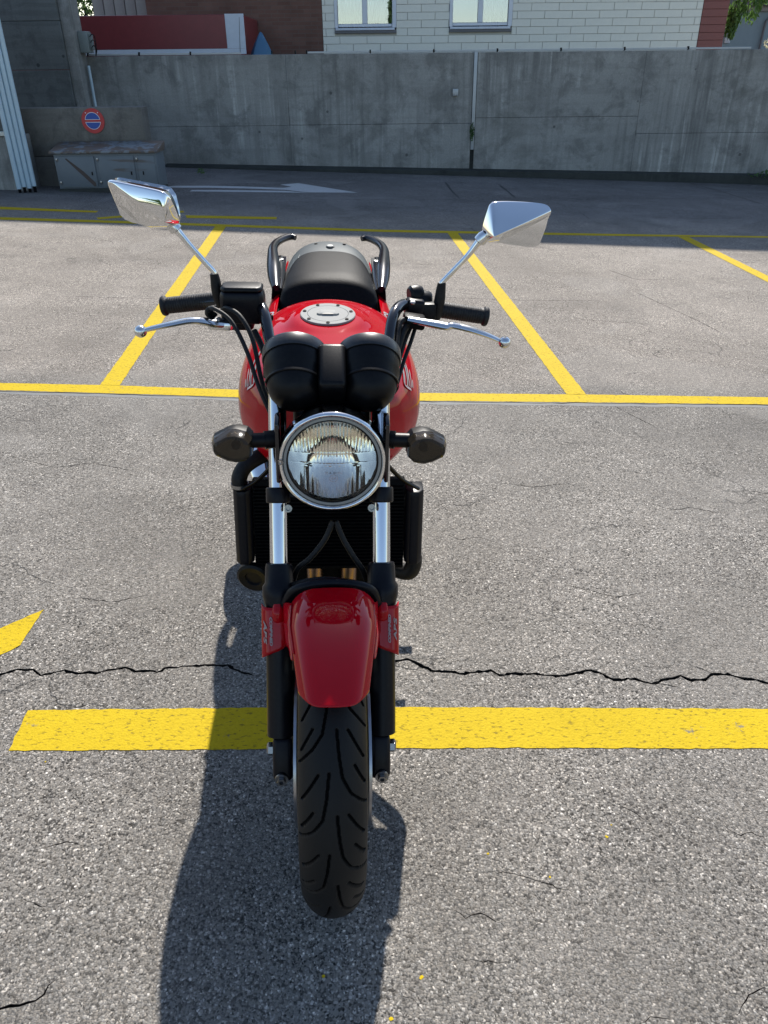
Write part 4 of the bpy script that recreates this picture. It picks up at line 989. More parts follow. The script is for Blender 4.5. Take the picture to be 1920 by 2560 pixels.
# ---- instruments
GA = V((0, math.sin(rad(55)), math.cos(rad(55))))
cl = None
for x in (-.064, .073):
    C = V((x, 1.402, .979))
    mb = MB(); mb.lathe([(.001, -.112), (.018, -.111), (.034, -.104), (.045, -.090), (.0525, -.068), (.0550, -.048), (.0572, -.045), (.0580, -.012), (.055, -.010)], C, GA, 48)
    mb.lathe([(.0535, -.071), (.0552, -.070), (.0552, -.066), (.0538, -.065)], C, GA, 48, closed=True)
    gd = mb.build('gauge', M['black'], bike)
    mb = MB(); mb.lathe([(.050, -.016), (.0605, -.018), (.0618, -.014), (.0612, .004), (.0585, .0085), (.054, .009), (.052, .004), (.050, .002)], C, GA, 56, closed=True); mb.build('bezel', M['bezel'], gd)
    mb = MB(); mb.lathe([(.001, .0005), (.0515, .0005), (.0515, .002), (.001, .002)], C, GA, 40, cap=False); mb.build('glass_face', M['blackgloss'], gd)
mb = MB(); q = V((.0045, 1.372, .985))
rot2 = Matrix.Rotation(-rad(55), 3, 'X')
mb.box(q+V((0, -.022, -.024)), (.050, .066, .095), rot2); mb.build('warning_light_block', M['black'], bike, bevel=.010, seg=3)
mb = MB(); mb.box(V((.0045, 1.365, .885)), (.11, .07, .09), rot2); mb.build('instrument_bracket', M['black'], bike, bevel=.02, seg=3)
mb = MB(); mb.box(V((.004, 1.40, .85)), (.15, .10, .16), rot); mb.build('wiring_cover', M['black'], bike, bevel=.03, seg=3)

# ---- handlebar, grips, levers
L_ = [(-.095, 1.452, .952), (-.115, 1.475, .978), (-.128, 1.53, 1.018), (-.150, 1.585, 1.030), (-.195, 1.625, 1.022), (-.35, 1.650, 1.000)]
R_ = [(.095, 1.452, .952), (.115, 1.475, .976), (.128, 1.53, 1.016), (.152, 1.585, 1.026), (.195, 1.615, 1.014), (.34, 1.618, .994)]
mb = MB(); mb.tube([*L_[::-1], (-.05, 1.447, .946), (.05, 1.447, .946), *R_], .0115, 18, 6); mb.build('handlebar', M['blackgloss'], bike)
for x in (-.055, .055):
    mb = MB(); mb.box((x, 1.449, .948), (.03, .045, .04), rot2); mb.build('bar_clamp', M['satin'], bike, bevel=.008)
for (a, b) in ((V((-.222, 1.640, 1.018)), V((-.352, 1.652, 1.000))), (V((.222, 1.618, 1.010)), V((.338, 1.618, .994)))):
    ax = (b-a); Lg = ax.length
    prof = [(.0125, 0), (.0185, 0), (.0185, .006), (.0165, .010)]
    k = 0.014
    while k < Lg-.016:
        prof += [(.0166, k), (.0173, k+.0008), (.0173, k+.0032), (.0166, k+.004)]; k += .0052
    prof += [(.0168, Lg-.012), (.0205, Lg-.008), (.0208, Lg-.003), (.019, Lg), (.0125, Lg+.001)]
    mb = MB(); mb.lathe(prof, a, ax, 28); mb.build('grip', M['grip'], bike)
# front brake side (left of the picture): reservoir, pump body, lever
mb = MB()
rs = []
for z, f in ((.993, .93), (1.0, 1.0), (1.034, 1.02), (1.041, 1.02), (1.052, .98), (1.0565, .90)):
    cxr, cyr = -.174, 1.575
    hw_, hd = .0435*f, .030*f
    pr = [(-1, -.6), (-.8, -1), (.8, -1), (1, -.6), (1, .6), (.8, 1), (-.8, 1), (-1, .6)]
    rs.append([V((cxr+px*hw_, cyr+py*hd, z-.02*(px*hw_+.0)/.05*.0)) for px, py in pr])
mb.rings(rs); rv = mb.build('brake_reservoir', M['satin'], bike, bevel=.003)
mb = MB(); rl = []
for z, f in ((1.0575, .98), (1.062, .98), (1.066, .90)):
    rl.append([V((-.174+px*.0425*f, 1.575+py*.029*f, z)) for px, py in [(-1, -.6), (-.8, -1), (.8, -1), (1, -.6), (1, .6), (.8, 1), (-.8, 1), (-1, .6)]])
mb.rings(rl); mb.build('lid', M['black'], rv, bevel=.002)
mb = MB(); mb.box((-.185, 1.595, .990), (.060, .045, .038)); mb.build('brake_pump', M['satin'], bike, bevel=.009, seg=3)
mb = MB(); mb.lathe([(.001, 0), (.010, 0), (.011, .004), (.011, .014), (.008, .018), (.001, .018)], (-.135, 1.550, 1.006), (1, -.3, .1), 12); mb.lathe([(.004, .019), (.006, .019), (.006, .022), (.004, .022)], (-.135, 1.550, 1.006), (1, -.3, .1), 12, closed=True); mb.build('banjo_bolt', M['darkmetal'], bike)
mb = MB(); mb.lathe([(.0125, 0), (.020, 0), (.0225, .006), (.0225, .030), (.019, .036), (.0125, .036)], (-.190, 1.628, 1.021), (-1, .09, -.12), 24, closed=True); mb.build('throttle_housing', M['black'], bike)
def lever(pts, r, nm, ball, mt, fl=.62):
    mb = MB(); mb.tube(pts, r, 14, 6, flat=fl); o = mb.build(nm, mt, bike)
    mb = MB(); pr = [(.0005, -.0122)]+[(.0122*math.cos(rad(a)), .0122*math.sin(rad(a))) for a in range(-75, 90, 15)]+[(.0005, .0122)]
    mb.lathe(pr, ball, (1, 0, .2), 20); mb.build('ball_end', mt, o); return o
bl = lever([(-.212, 1.545, .994), (-.235, 1.532, 1.000), (-.252, 1.524, 1.006), (-.275, 1.518, 1.008), (-.31, 1.510, 1.003), (-.345, 1.506, .996), (-.362, 1.505, .992)], [.0130, .0140, .0125, .0105, .0095, .0078, .0066], 'brake_lever', (-.368, 1.505, .990), M['alu'])
mb = MB(); mb.box((-.218, 1.548, .992), (.050, .030, .018), Matrix.Rotation(rad(-8), 3, 'Z')); mb.build('lever_perch', M['alu'], bike, bevel=.006)
mb = MB(); mb.lathe([(.001, 0), (.0075, 0), (.0075, .004), (.004, .004), (.004, .002), (.001, .002)], (-.222, 1.540, 1.0035), (0, -.2, 1), 6); mb.build('pivot_bolt', M['steel'], bike, smooth=False)
# clutch side
mb = MB(); mb.box((.178, 1.600, 1.016), (.040, .034, .040), Matrix.Rotation(rad(6), 3, 'Y')); mb.build('clutch_perch', M['satin'], bike, bevel=.008, seg=3)
mb = MB(); mb.lathe([(.001, 0), (.0055, 0), (.0055, .003), (.001, .004)], (.172, 1.582, 1.031), (0, -.5, 1), 14); mb.build('clamp_bolt', M['steel'], bike)
mb = MB(); mb.lathe([(.0125, 0), (.022, 0), (.0245, .008), (.0235, .034), (.020, .040), (.0125, .040)], (.176, 1.628, 1.024), (1, .02, -.12), 28, closed=True); mb.box((.205, 1.60, 1.006), (.034, .030, .044)); mb.build('switch_housing', M['black'], bike, bevel=.003)
mb = MB(); mb.lathe([(.001, 0), (.016, 0), (.021, .006), (.021, .022), (.016, .030), (.001, .031)], (.168, 1.625, 1.034), (.85, .2, .1), 24); mb.build('switch_knob', M['black'], bike)
lever([(.160, 1.530, 1.012), (.185, 1.520, 1.010), (.215, 1.512, 1.007), (.236, 1.506, 1.005), (.246, 1.503, 1.008), (.28, 1.494, 1.003), (.315, 1.488, .993), (.338, 1.486, .984)], [.0095, .0110, .0130, .0125, .0108, .0105, .0085, .0068], 'clutch_lever', (.350, 1.485, .980), M['alu'])
mb = MB(); mb.box((.172, 1.545, 1.004), (.045, .035, .026), Matrix.Rotation(rad(8), 3, 'Y')); mb.build('clutch_switch', M['darkmetal'], bike, bevel=.005)
for pts, r in (
    ([(-.228, 1.560, 1.008), (-.238, 1.545, 1.022), (-.225, 1.520, 1.032), (-.190, 1.492, 1.016), (-.160, 1.455, .97), (-.135, 1.41, .91), (-.105, 1.375, .85)], .0042),
    ([(-.215, 1.560, 1.018), (-.200, 1.530, 1.030), (-.172, 1.500, 1.022), (-.148, 1.470, .985), (-.132, 1.43, .92), (-.108, 1.39, .86)], .0046),
    ([(-.232, 1.565, 1.000), (-.242, 1.548, 1.012), (-.238, 1.535, 1.026), (-.222, 1.538, 1.030)], .0052),
    ([(-.150, 1.53, .985), (-.135, 1.50, .965), (-.118, 1.46, .93), (-.112, 1.42, .88)], .0065),
    ([(.150, 1.528, 1.012), (.142, 1.520, 1.008), (.136, 1.500, .990), (.128, 1.46, .95), (.115, 1.42, .88)], .0058),
    ([(.168, 1.555, .992), (.155, 1.525, .975), (.142, 1.49, .950), (.130, 1.46, .925)], .0050),
    ([(.176, 1.550, .988), (.165, 1.52, .968), (.150, 1.49, .940), (.135, 1.455, .905)], .0042),
    ([(.158, 1.535, 1.000), (.145, 1.510, .985), (.130, 1.475, .945), (.120, 1.44, .90)], .0075)):
    mb = MB(); mb.tube(pts, r, 10, 8); mb.build('cable', M['rubber'], bike)
for pts, r in (([(.004, 1.26, .70), (-.012, 1.25, .665), (-.040, 1.24, .63), (-.066, 1.245, .60), (-.078, 1.25, .55)], .0055),
               ([(.010, 1.26, .70), (.022, 1.25, .67), (.042, 1.24, .635), (.062, 1.24, .60), (.072, 1.25, .56)], .0055),
               ([(-.078, 1.215, .585), (-.050, 1.20, .604), (-.015, 1.20, .609), (.022, 1.20, .604), (.052, 1.20, .592), (.066, 1.22, .57)], .0050)):
    mb = MB(); mb.tube(pts, r, 10, 8); mb.build('brake_hose', M['rubber'], bike)

# ---- mirrors
def mirror(s_, outline, ridge_i, P, fwd, stem, boot, ycen):
    """outline: x, z, y-offset of the back rim in order; P: foremost point of the shell's ridge"""
    n = len(outline); Pv = V(P)
    root_pts = [V((x, ycen, z)) for x, z, dy in outline]
    iq, it, ib, yq, yt, yb = ridge_i
    for k_, y_ in ((iq, yq), (it, yt), (ib, yb)): root_pts[k_].y = y_
    def onplane(p, k2):
        nn = (root_pts[iq]-Pv).cross(root_pts[k2]-Pv); return Pv.y-(nn.x*(p.x-Pv.x)+nn.z*(p.z-Pv.z))/nn.y
    if s_ > 0: up_i = range(0, iq); lo_i = range(iq+1, ib+1)
    else: up_i = range(1, it+2); lo_i = range(ib, n)
    for k_ in up_i:
        if k_ != it: root_pts[k_].y = onplane(root_pts[k_], it)
    for k_ in lo_i:
        if k_ != ib: root_pts[k_].y = onplane(root_pts[k_], ib)
    if s_ < 0:
        for k_, y_ in ((5, 1.552), (6, 1.568), (7, 1.584), (8, 1.592), (9, 1.598), (10, 1.601)): root_pts[k_].y = y_
    cen = sum(root_pts, V())/n
    mb = MB()
    rings = []
    for t in (0, .05, .2, .4, .6, .8, .92, .985):
        rings.append([p.lerp(Pv, t)+V((0, -.0032*math.sin(math.pi*min(1, t*1.15)), 0)) for p in root_pts])
    back = [cen+(p-cen)*.975 for p in root_pts]
    for q in back: q.y = ycen+.014
    mb.rings([back]+rings, cap=True)
    sh_ = mb.build('mirror', M['chrome'], bike, angle=75, bevel=0)
    md = sh_.modifiers.new('sub', 'SUBSURF'); md.levels = 2; md.render_levels = 2
    mb = MB(); fr = [p+V((0, .004, 0)) for p in root_pts]; inn = [V(((cen+(p-cen)*.94).x, ycen+.0155, (cen+(p-cen)*.94).z)) for p in root_pts]
    mb.add(inn, [tuple(range(n))]); mb.build('mirror_glass', M['chrome'], sh_, smooth=False)
    mb = MB(); mb.tube(stem, [.0085, .0072, .0058, .0056, .0056, .0056][:len(stem)], 16, 6); mb.build('stem', M['chrome'], sh_)
    a = V(stem[0]); d = (V(stem[0])-V(stem[1])).normalized()
    mb = MB(); mb.lathe([(.0085, -.010), (.0125, -.008), (.0125, .004), (.0095, .012), (.0085, .012)], a, d, 18, closed=True); mb.build('ball_socket', M['alu'], sh_)
    mb = MB(); mb.tube(boot, [.0085, .0100, .0115, .0115, .0125], 16, 5); mb.build('stem_boot', M['rubber'], sh_)
oR = [(.322, 1.228, 0), (.345, 1.2295, 0), (.405, 1.2265, .004), (.436, 1.224, .008), (.4455, 1.216, .010), (.4475, 1.206, .010), (.444, 1.178, .008), (.439, 1.158, .006), (.434, 1.142, .004), (.424, 1.1365, .004), (.41, 1.1365, .004), (.37, 1.141, 0), (.325, 1.147, 0), (.310, 1.155, 0), (.3035, 1.166, 0), (.306, 1.185, 0), (.312, 1.210, 0), (.316, 1.222, 0)]
mirror(1, oR, (5, 1, 12, 1.606, 1.604, 1.600), (.322, 1.552, 1.170), .05, [(.306, 1.590, 1.160), (.297, 1.592, 1.148), (.280, 1.594, 1.124), (.255, 1.597, 1.095), (.2335, 1.600, 1.070), (.231, 1.601, 1.062)], [(.2325, 1.6, 1.069), (.2315, 1.601, 1.055), (.2305, 1.602, 1.035), (.228, 1.605, 1.012), (.224, 1.610, .995)], 1.600)
oL = [(-.4085, 1.256, -.030), (-.398, 1.2575, -.036), (-.350, 1.2500, -.046), (-.310, 1.2440, -.048), (-.298, 1.2400, -.046), (-.290, 1.228, -.036), (-.2865, 1.205, -.012), (-.2850, 1.182, 0), (-.290, 1.172, 0), (-.302, 1.167, 0), (-.322, 1.1645, 0), (-.350, 1.1665, 0), (-.385, 1.1705, 0), (-.400, 1.177, 0), (-.409, 1.187, 0), (-.4115, 1.205, -.004), (-.4120, 1.225, -.010), (-.4115, 1.248, -.020)]
mirror(-1, oL, (0, 3, 11, 1.560, 1.5425, 1.603), (-.305, 1.536, 1.188), .05, [(-.300, 1.590, 1.172), (-.291, 1.592, 1.160), (-.272, 1.594, 1.135), (-.248, 1.597, 1.105), (-.2325, 1.600, 1.086), (-.2300, 1.600, 1.078)], [(-.231, 1.6, 1.081), (-.2295, 1.601, 1.068), (-.228, 1.602, 1.048), (-.226, 1.606, 1.030), (-.224, 1.612, 1.018)], 1.600)

# ---- tank
TK = [(1.435, .045, .895, .800, .745), (1.465, .110, .905, .790, .690), (1.52, .160, .918, .780, .650), (1.60, .196, .933, .775, .635), (1.70, .212, .948, .772, .630), (1.80, .212, .958, .775, .630), (1.90, .203, .952, .785, .640), (2.00, .182, .925, .795, .660), (2.07, .135, .888, .795, .680), (2.11, .070, .850, .790, .700)]
def tank_row(y):
    ys = [t[0] for t in TK]
    for i in range(len(TK)-1):
        if y <= ys[i+1] or i == len(TK)-2: break
    t = (y-ys[i])/(ys[i+1]-ys[i]); t = max(0, min(1, t))
    g_ = lambda k: [TK[max(0, min(len(TK)-1, i+d))][k] for d in (-1, 0, 1, 2)]
    out = []
    for k in range(1, 5):
        p0, p1, p2, p3 = g_(k)
        out.append(0.5*(2*p1+(p2-p0)*t+(2*p0-5*p1+4*p2-p3)*t*t+(3*p1-p0-3*p2+p3)*t**3))
    return out
def tank_pt(y, a, lift=0.0):
    """a: angle round the section, 0 at the top centre, 180 underneath; sign is the side"""
    W, zt, zm, zb = tank_row(y); s_ = 1 if a >= 0 else -1; a = abs(a)
    c, s = math.cos(rad(a)), math.sin(rad(a)); e = 2/2.15
    x = W*abs(s)**e
    z = zm+((zt-zm)*abs(c)**e if c >= 0 else -(zm-zb)*abs(c)**(2/2.2))
    if c > 0:
        d_ = math.hypot(x*s_+.003, y-1.757); t_ = max(0, min(1, (.105-d_)/.035)); t_ = t_*t_*(3-2*t_)
        z += (.9545+.105*(y-1.757)-z)*t_
    p = V((s_*x, y, z))
    if lift: p += V((s_*s*lift*1.0, 0, c*lift))
    return p
rows = 90; colsN = 120; rr_ = []
for i in range(rows+1):
    y = 1.435+(2.11-1.435)*i/rows
    rr_.append([tank_pt(y, -180+360*j/colsN) for j in range(colsN)])
mb = MB(); mb.rings(rr_); tank = mb.build('fuel_tank', M['red'], bike, angle=70)
cc = V((-.003, 1.757, .9555)); cn = V((0, -.105, 1)).normalized()
mb = MB(); mb.lathe([(.0625, -.012), (.0632, .002), (.0620, .0035), (.0475, .0035), (.0468, .002), (.0460, .0035), (.001, .0040)], cc, cn, 56); cp = mb.build('fuel_cap', M['capmetal'], tank)
mm = frame3(cc+cn*.006, (1, 0, 0), (0, 1, .105))
mb = MB(); kp = [(-.026, -.006), (-.020, -.012), (.020, -.012), (.026, -.006), (.018, .001), (.018, .014), (-.018, .014), (-.018, .001)]
mb.add([mm @ V((x, y, -.003)) for x, y in kp]+[mm @ V((x, y, .0012)) for x, y in kp], [tuple(range(8)), tuple(range(15, 7, -1))]+[(i, (i+1) % 8, (i+1) % 8+8, i+8) for i in range(8)])
mb.build('key_flap', M['capmetal'], tank, bevel=.0012)
mb = MB(); pr = [(.013*math.cos(rad(a)), -.013+.007*math.sin(rad(a))) for a in range(0, 181, 15)]
mb.add([mm @ V((x, y, .0016)) for x, y in pr], [tuple(range(len(pr)))]); mb.build('flap_notch', M['black_mark'], tank, smooth=False)
for k in range(7):
    a = rad(-90+k*360/7); mb = MB()
    mb.lathe([(.001, 0), (.0042, 0), (.0042, .0022), (.0022, .0022), (.0022, .0006), (.001, .0006)], cc+cn*.0032+V((math.cos(a)*.0545, math.sin(a)*.0545, math.sin(a)*.0545*.105)), cn, 12); mb.build('screw', M['darkmetal'], tank)
WING_STRIPS = [([(1.68, 44.3), (1.659, 47.2), (1.616, 51.7), (1.577, 57.9), (1.573, 61.3), (1.586, 67.0)], 0.0078), ([(1.667, 48.9), (1.641, 52.8), (1.607, 57.4), (1.577, 62.5)], 0.0066), ([(1.654, 53.4), (1.629, 56.8), (1.603, 60.2), (1.586, 64.2)], 0.0066), ([(1.646, 58.5), (1.629, 60.2), (1.611, 63.0), (1.59, 65.8)], 0.0060), ([(1.624, 64.2), (1.611, 65.8), (1.599, 67.5)], 0.0060)]
for s_ in (-1, 1):
    for pts, wd in WING_STRIPS:
        L = spline([V((y, a, 0)) for y, a in pts], 6)
        vs = []; n_ = len(L)
        for i, p in enumerate(L):
            q = tank_pt(p.x, s_*p.y, .0012); q2 = tank_pt(L[min(i+1, n_-1)].x, s_*L[min(i+1, n_-1)].y, .0012); q0 = tank_pt(L[max(i-1, 0)].x, s_*L[max(i-1, 0)].y, .0012)
            tdir = (q2-q0).normalized(); nn = (tank_pt(p.x, s_*p.y, .02)-q).normalized().cross(tdir).normalized()
            wv_ = wd*(.25+.75*min(1, i/3))
            vs += [q+nn*wv_/2, q-nn*wv_/2]
        mb = MB(); mb.add(vs, [(2*i, 2*i+1, 2*i+3, 2*i+2) for i in range(n_-1)]); mb.build('wing_feather', M['decal'], tank, smooth=False)

# ---- seat, tail, rails, side panels
def loft(rows_, npts, e=2.4, flat_bottom=True):
    rr = []
    for y, hw, zt, zb, *rest in rows_:
        dip = rest[0] if rest else 0
        ring = []
        for j in range(npts):
            a = 2*math.pi*j/npts; c, s = math.cos(a), math.sin(a)
            x = hw*math.copysign(abs(s)**(2/e), s); zc = (zt+zb)/2; z = zc+(zt-zc)*math.copysign(abs(c)**(2/e), c)
            if c > 0 and dip: z -= dip*(1-(x/hw)**2)
            ring.append(V((x, y, z)))
        rr.append(ring)
    return rr
def dens(rows_, k=5):
    n = max(len(r) for r in rows_); R2 = [tuple(r)+(0,)*(n-len(r)) for r in rows_]
    out = []
    for i in range(len(R2)-1):
        p1, p2 = R2[i], R2[i+1]; p0 = R2[i-1] if i else p1; p3 = R2[i+2] if i+2 < len(R2) else p2
        for j in range(k):
            t = j/k
            out.append(tuple(0.5*(2*b+(c-a)*t+(2*a-5*b+4*c-d)*t*t+(3*b-a-3*c+d)*t**3) for a, b, c, d in zip(p0, p1, p2, p3)))
    return out+[R2[-1]]
seat_rows = [(1.985, .070, .862, .76, 0), (2.02, .105, .880, .75, .024), (2.08, .128, .866, .74, .044), (2.15, .140, .835, .74, .030), (2.22, .147, .820, .74, .014), (2.275, .149, .828, .74, 0), (2.300, .149, .862, .74, 0), (2.325, .148, .894, .75, 0), (2.365, .146, .907, .75, 0), (2.42, .144, .911, .76, 0), (2.55, .134, .912, .78, 0), (2.68, .118, .906, .80, 0), (2.75, .095, .897, .82, 0), (2.775, .06, .885, .84, 0)]
mb = MB(); mb.rings(loft(dens(seat_rows), 48, 2.7)); mb.build('seat', M['vinyl'], bike, angle=70)
tail_rows = [(2.40, .155, .835, .74), (2.50, .156, .868, .75), (2.60, .150, .884, .76), (2.72, .140, .896, .78), (2.80, .128, .903, .79), (2.87, .108, .902, .80), (2.93, .075, .895, .82), (2.96, .045, .882, .84)]
mb = MB(); mb.rings(loft(dens(tail_rows), 48, 2.6)); tc = mb.build('tail_cowl', M['silver'], bike, angle=70)
for x in (-.045, .055):
    mb = MB(); mb.lathe([(.001, 0), (.006, 0), (.006, .003), (.003, .003), (.003, .001), (.001, .001)], (x, 2.845, .901), (0, .05, 1), 14); mb.build('screw', M['black'], tc)
mb = MB(); mb.lathe([(.001, 0), (.015, 0), (.015, .008), (.012, .010), (.001, .010)], (.005, 2.79, .896), (0, -.1, 1), 20); lk = mb.build('lock_surround', M['black'], tc)
mb = MB(); mb.lathe([(.001, 0), (.0105, 0), (.0105, .004), (.002, .004), (.001, .001)], (.005, 2.785, .9055), (0, -.1, 1), 18); mb.build('seat_lock', M['alu'], tc)
for s_ in (-1, 1):
    mb = MB()
    mb.tube([(s_*.160, 2.37, .862), (s_*.168, 2.45, .875), (s_*.175, 2.54, .890), (s_*.184, 2.64, .903), (s_*.188, 2.72, .910), (s_*.180, 2.79, .914), (s_*.160, 2.845, .917), (s_*.136, 2.88, .918), (s_*.118, 2.875, .916)], [.013, .021, .023, .0185, .0155, .0148, .0142, .0135, .0112], 16, 7, flat=.8)
    mb.add([(s_*.143, 2.40, .868), (s_*.172, 2.36, .862), (s_*.178, 2.66, .896), (s_*.140, 2.64, .900), (s_*.146, 2.40, .835), (s_*.175, 2.36, .830), (s_*.178, 2.66, .87), (s_*.142, 2.64, .87)], [(0, 1, 2, 3), (4, 5, 6, 7), (0, 1, 5, 4), (1, 2, 6, 5), (2, 3, 7, 6), (3, 0, 4, 7)])
    mb.tube([(s_*.152, 2.37, .858), (s_*.158, 2.45, .868), (s_*.160, 2.58, .886), (s_*.160, 2.66, .894)], [.012, .022, .020, .010], 14, 5, flat=.55)
    gr_ = mb.build('grab_rail', M['rail'], bike, angle=45)
    for y, z in ((2.435, .8775), (2.60, .8995)):
        mb = MB(); mb.lathe([(.001, 0), (.009, 0), (.009, .003), (.0045, .0035), (.0045, .0012), (.001, .0012)], (s_*.157, y, z-.002), (0, -.12, 1), 16); mb.build('rail_bolt', M['steel'], gr_)
    # side panel: slopes outwards below the seat
    P4 = [[(s_*.150, 2.03, .845), (s_*.187, 2.02, .825), (s_*.198, 2.02, .72)], [(s_*.150, 2.20, .838), (s_*.195, 2.19, .818), (s_*.205, 2.19, .70)], [(s_*.152, 2.38, .842), (s_*.188, 2.37, .825), (s_*.198, 2.37, .72)], [(s_*.150, 2.55, .850), (s_*.174, 2.55, .832), (s_*.182, 2.55, .75)], [(s_*.135, 2.78, .865), (s_*.152, 2.78, .850), (s_*.155, 2.78, .79)]]
    mb = MB(); vs = [p for r in P4 for p in r]; mb.add(vs, [(i*3+j, i*3+j+1, i*3+j+4, i*3+j+3) for i in range(4) for j in range(2)])
    sp_ = mb.build('side_panel', M['red'], bike, sub=2, angle=70)
    md = sp_.modifiers.new('thick', 'SOLIDIFY'); md.thickness = .003
    for s, size, y, dx, dz in (('CB', .040, 2.17, .168, .8320), ('500', .017, 2.20, .1875, .8200)):
        run = V((0, -1 if s_ < 0 else 1, 0)); run = V((0, 1, .02)) * (1 if s_ > 0 else -1)
        down_ = V((s_*.90, 0, -.43)).normalized(); upv = -down_
        nrm = run.cross(upv).normalized()
        mm = Matrix.Identity(4); pos = V((s_*dx, y, dz))+nrm*.004
        for k in range(3): mm[k][0], mm[k][1], mm[k][2], mm[k][3] = run[k], upv[k], nrm[k], pos[k]
        text('lettering', s, size, M['letters'] if s == 'CB' else M['decal'], sp_, mm, .0006, .2, 1.05, .0012)

# ---- radiator, hoses, horn
_n0 = set(o.name for o in bpy.data.objects)
mb = MB(); ry0 = 1.475
mb.box((-.003, ry0+.012, .560), (.335, .022, .215), Matrix.Rotation(rad(-10), 3, 'X')); rd_ = mb.build('radiator', M['darkmetal'], bike, bevel=.003)
mb = MB()
for k in range(24): 
    z = .468+k*.008; mb.box((-.003, ry0-.003+(z-.56)*.176, z), (.33, .010, .0016))
t = mb.build('fins', M['darkmetal'], rd_, smooth=False); t['kind'] = 'stuff'
for x0, x1, zt, zb in ((-.212, -.172, .648, .478), (.166, .206, .645, .474)):
    mb = MB(); xm = (x0+x1)/2; mb.rings([[V((x, ry0-.012+dy+(z-.56)*.176, z)) for x, dy in ((x0, .01), (x0+.01, -.004), (x1-.012, -.004), (x1, .010), (x1, .05), (x0, .05))] for z in (zb, zb+.012, zt-.012, zt)])
    mb.build('side_tank', M['satin'], rd_, bevel=.0025, angle=25)
for pts, r in (([(-.195, 1.485, .652), (-.196, 1.488, .675), (-.183, 1.50, .697), (-.150, 1.52, .712), (-.10, 1.56, .715)], .017),
               ([(.190, 1.475, .482), (.190, 1.472, .455), (.178, 1.476, .432), (.14, 1.51, .425), (.10, 1.56, .43)], .019)):
    mb = MB(); mb.tube(pts, r, 16, 7); mb.build('coolant_hose', M['rubber'], bike)
mb = MB(); mb.lathe([(.0175, -.004), (.0195, -.004), (.0195, .004), (.0175, .004)], (-.1955, 1.486, .66), (0, .05, 1), 20, closed=True); mb.build('hose_clip', M['steel'], bike)
for s_ in (-1, 1):
    mb = MB(); mb.tube([(s_*.10, 1.42, .76), (s_*.15, 1.455, .69), (s_*.19, 1.475, .655)], .009, 10, 4, flat=.5); mb.build('radiator_stay', M['satin'], bike)
mb = MB(); mb.lathe([(.001, .0), (.018, .0), (.020, -.004), (.034, -.006), (.0395, -.002), (.0395, .010), (.030, .020), (.012, .026), (.001, .026)], (-.176, 1.458, .434), (.25, 1, .15), 36); mb.build('horn', M['black'], bike)

for nm in set(o.name for o in bpy.data.objects)-_n0:
    for v in bpy.data.objects[nm].data.vertices: v.co = V((0, 0, 1.45))+(v.co-V((0, 0, 1.45)))*1.045
# ---- engine, frame, exhaust, rear end
mb = MB(); mb.box((0, 1.72, .50), (.27, .22, .20), Matrix.Rotation(rad(-12), 3, 'X')); mb.build('cylinder_block', M['darkmetal'], bike, bevel=.02, seg=3)
mb = MB(); mb.box((0, 1.84, .36), (.28, .40, .24)); mb.build('crankcase', M['darkmetal'], bike, bevel=.04, seg=4)
for s_ in (-1, 1):
    mb = MB(); mb.lathe([(.001, 0), (.085, 0), (.080, .03), (.05, .042), (.001, .045)], (s_*.139, 1.84, .35), (s_, 0, 0), 32); mb.build('engine_cover', M['satin'], bike)
for x, nm in ((-.042, 0), (.045, 1)):
    mb = MB(); mb.tube([(x, 1.70, .46), (x, 1.655, .44), (x, 1.625, .385), (x, 1.63, .30), (x*1.2, 1.68, .235), (x*1.3, 1.82, .205), (-.11, 2.05, .21)], .0205, 18, 6); mb.build('exhaust_header', M['header'], bike)
mb = MB(); mb.box((0, 1.672, .32), (.17, .02, .20)); mb.build('engine_front', M['alu'], bike, bevel=.008)
mb = MB(); mb.tube([(-.11, 2.03, .21), (-.16, 2.10, .24), (-.205, 2.20, .30), (-.225, 2.32, .35), (-.228, 2.56, .43)], [.022, .036, .054, .058, .055], 22, 6); mb.build('muffler', M['chrome'], bike)
for s_ in (-1, 1):
    mb = MB(); mb.tube([(s_*.03, 1.42, .80), (s_*.12, 1.56, .74), (s_*.15, 1.80, .71), (s_*.15, 2.05, .69), (s_*.14, 2.12, .50), (s_*.14, 2.10, .30)], .021, 14, 5); mb.tube([(s_*.14, 2.08, .70), (s_*.13, 2.45, .76), (s_*.11, 2.75, .80)], .014, 12, 4); mb.build('frame_tube', M['satin'], bike)
    mb = MB(); mb.box((s_*.105, 2.30, .33), (.028, .46, .05), Matrix.Rotation(rad(-3), 3, 'X')); mb.build('swingarm', M['satin'], bike, bevel=.008)
    mb = MB(); mb.tube([(s_*.135, 2.47, .34), (s_*.135, 2.32, .70)], .020, 14, 1)
    for k in range(9):
        p = V((s_*.135, 2.47, .34)).lerp(V((s_*.135, 2.32, .70)), .25+k*.075); mb.lathe([(.020, -.004), (.031, -.002), (.031, .002), (.020, .004)], p, (0, -.15, .36), 18, closed=True)
    mb.build('rear_shock', M['darkmetal'], bike)
    mb = MB(); mb.tube([(s_*.15, 2.06, .34), (s_*.20, 2.05, .325), (s_*.275, 2.05, .325)], [.008, .011, .012], 12, 3); mb.build('footpeg', M['rubber'], bike)
    mb = MB(); mb.tube([(s_*.11, 1.98, .26), (s_*.13, 2.02, .12), (s_*.16, 2.06, .02)], .012, 10, 3); mb.box((s_*.165, 2.065, .010), (.04, .06, .018)); mb.build('stand_leg', M['satin'], bike, bevel=.002)
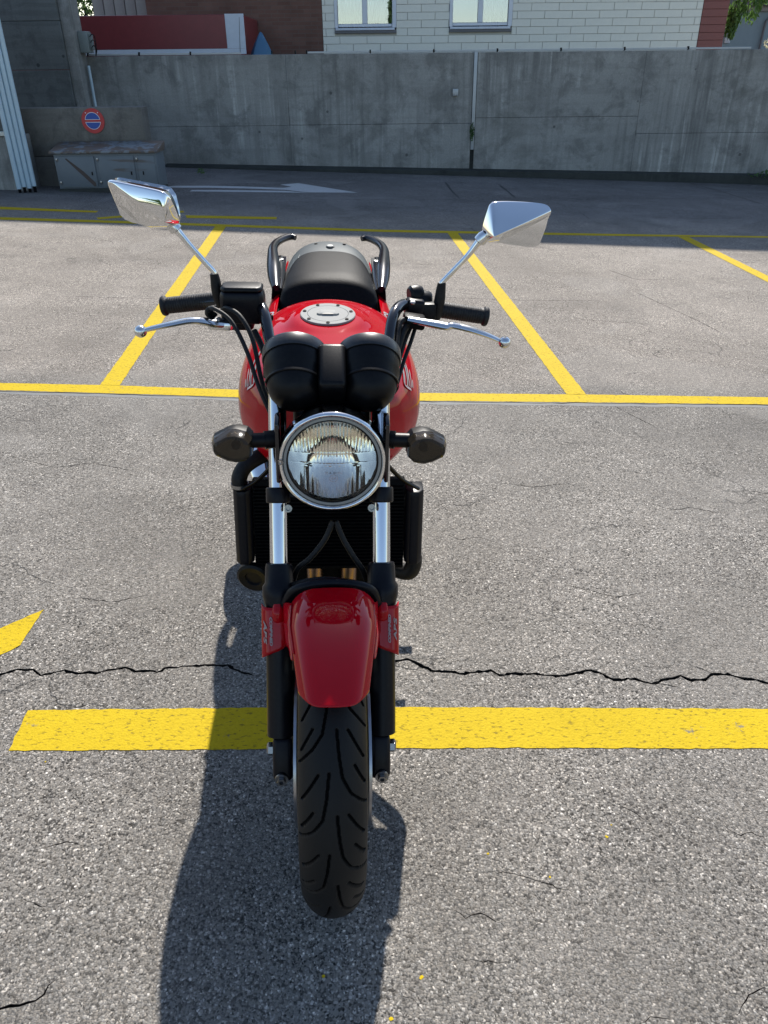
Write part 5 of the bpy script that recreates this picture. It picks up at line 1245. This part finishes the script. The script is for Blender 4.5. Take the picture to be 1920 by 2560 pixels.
mb = MB(); mb.tube([(.165, 2.0, .32), (.185, 1.88, .30), (.195, 1.82, .30), (.235, 1.81, .30)], [.006, .006, .007, .010], 10, 4); mb.build('gear_lever', M['steel'], bike)
mb = MB(); mb.tube([(-.165, 2.02, .31), (-.19, 1.88, .28), (-.205, 1.82, .285), (-.235, 1.81, .285)], [.007, .007, .008, .010], 10, 4); mb.build('brake_pedal', M['steel'], bike)
mb = MB(); rr2 = []
for i in range(24):
    a = rad(150-i*5.5); rr2.append([V((x, 2.506-.345*math.cos(a), .305+(.345-.02*(x/.08)**2)*math.sin(a)+.0)) for x in (-.08, -.05, 0, .05, .08)])
vs = [p for r in rr2 for p in r]; mb.add(vs, [(i*5+j, i*5+j+1, (i+1)*5+j+1, (i+1)*5+j) for i in range(23) for j in range(4)])
o = mb.build('rear_fender', M['black'], bike, angle=60); md = o.modifiers.new('t', 'SOLIDIFY'); md.thickness = .003
mb = MB(); mb.box((0, 2.44, .745), (.335, .62, .15)); mb.build('shadow_fill_box', M['black'], bike, bevel=.03)  # unseen box added under the seat to close lit gaps in the shadow
for s_ in (-1, 1):
    mb = MB(); mb.tube([(s_*.15, 2.40, .45), (s_*.20, 2.42, .42), (s_*.265, 2.42, .415)], [.009, .012, .013], 12, 3); mb.build('passenger_peg', M['rubber'], bike)
    mb = MB(); mb.box((s_*.16, 2.28, .55), (.03, .34, .26)); mb.build('peg_bracket', M['satin'], bike, bevel=.01)
mb = MB(); mb.box((0, 2.955, .83), (.11, .03, .06)); mb.build('tail_light', M['redlens'], bike, bevel=.008)
bpy.context.view_layer.update()

hb = thing('reflection_hedge', (0, -21, 0), 'long dark hedge added unseen behind the photographer, a dark band for the chrome', 'reflection_hedge')  # unseen foliage row added to put a dark band in reflections
mb = MB()
for k in range(30): leaves(mb, (-30+2*k+random.uniform(-.5, .5), -21, 1.2), (1.3, .6, 1.15+random.uniform(-.2, .35)), 130, .22)
mb.build('foliage', M['leaf'], hb, smooth=False)
mb = MB()
for k in range(30): mb.tube([(-30+2*k, -21, 0), (-30+2*k+.1, -21, 1.4)], .05, 6, 1)
t = mb.build('stems', M['bark'], hb); t['kind'] = 'stuff'
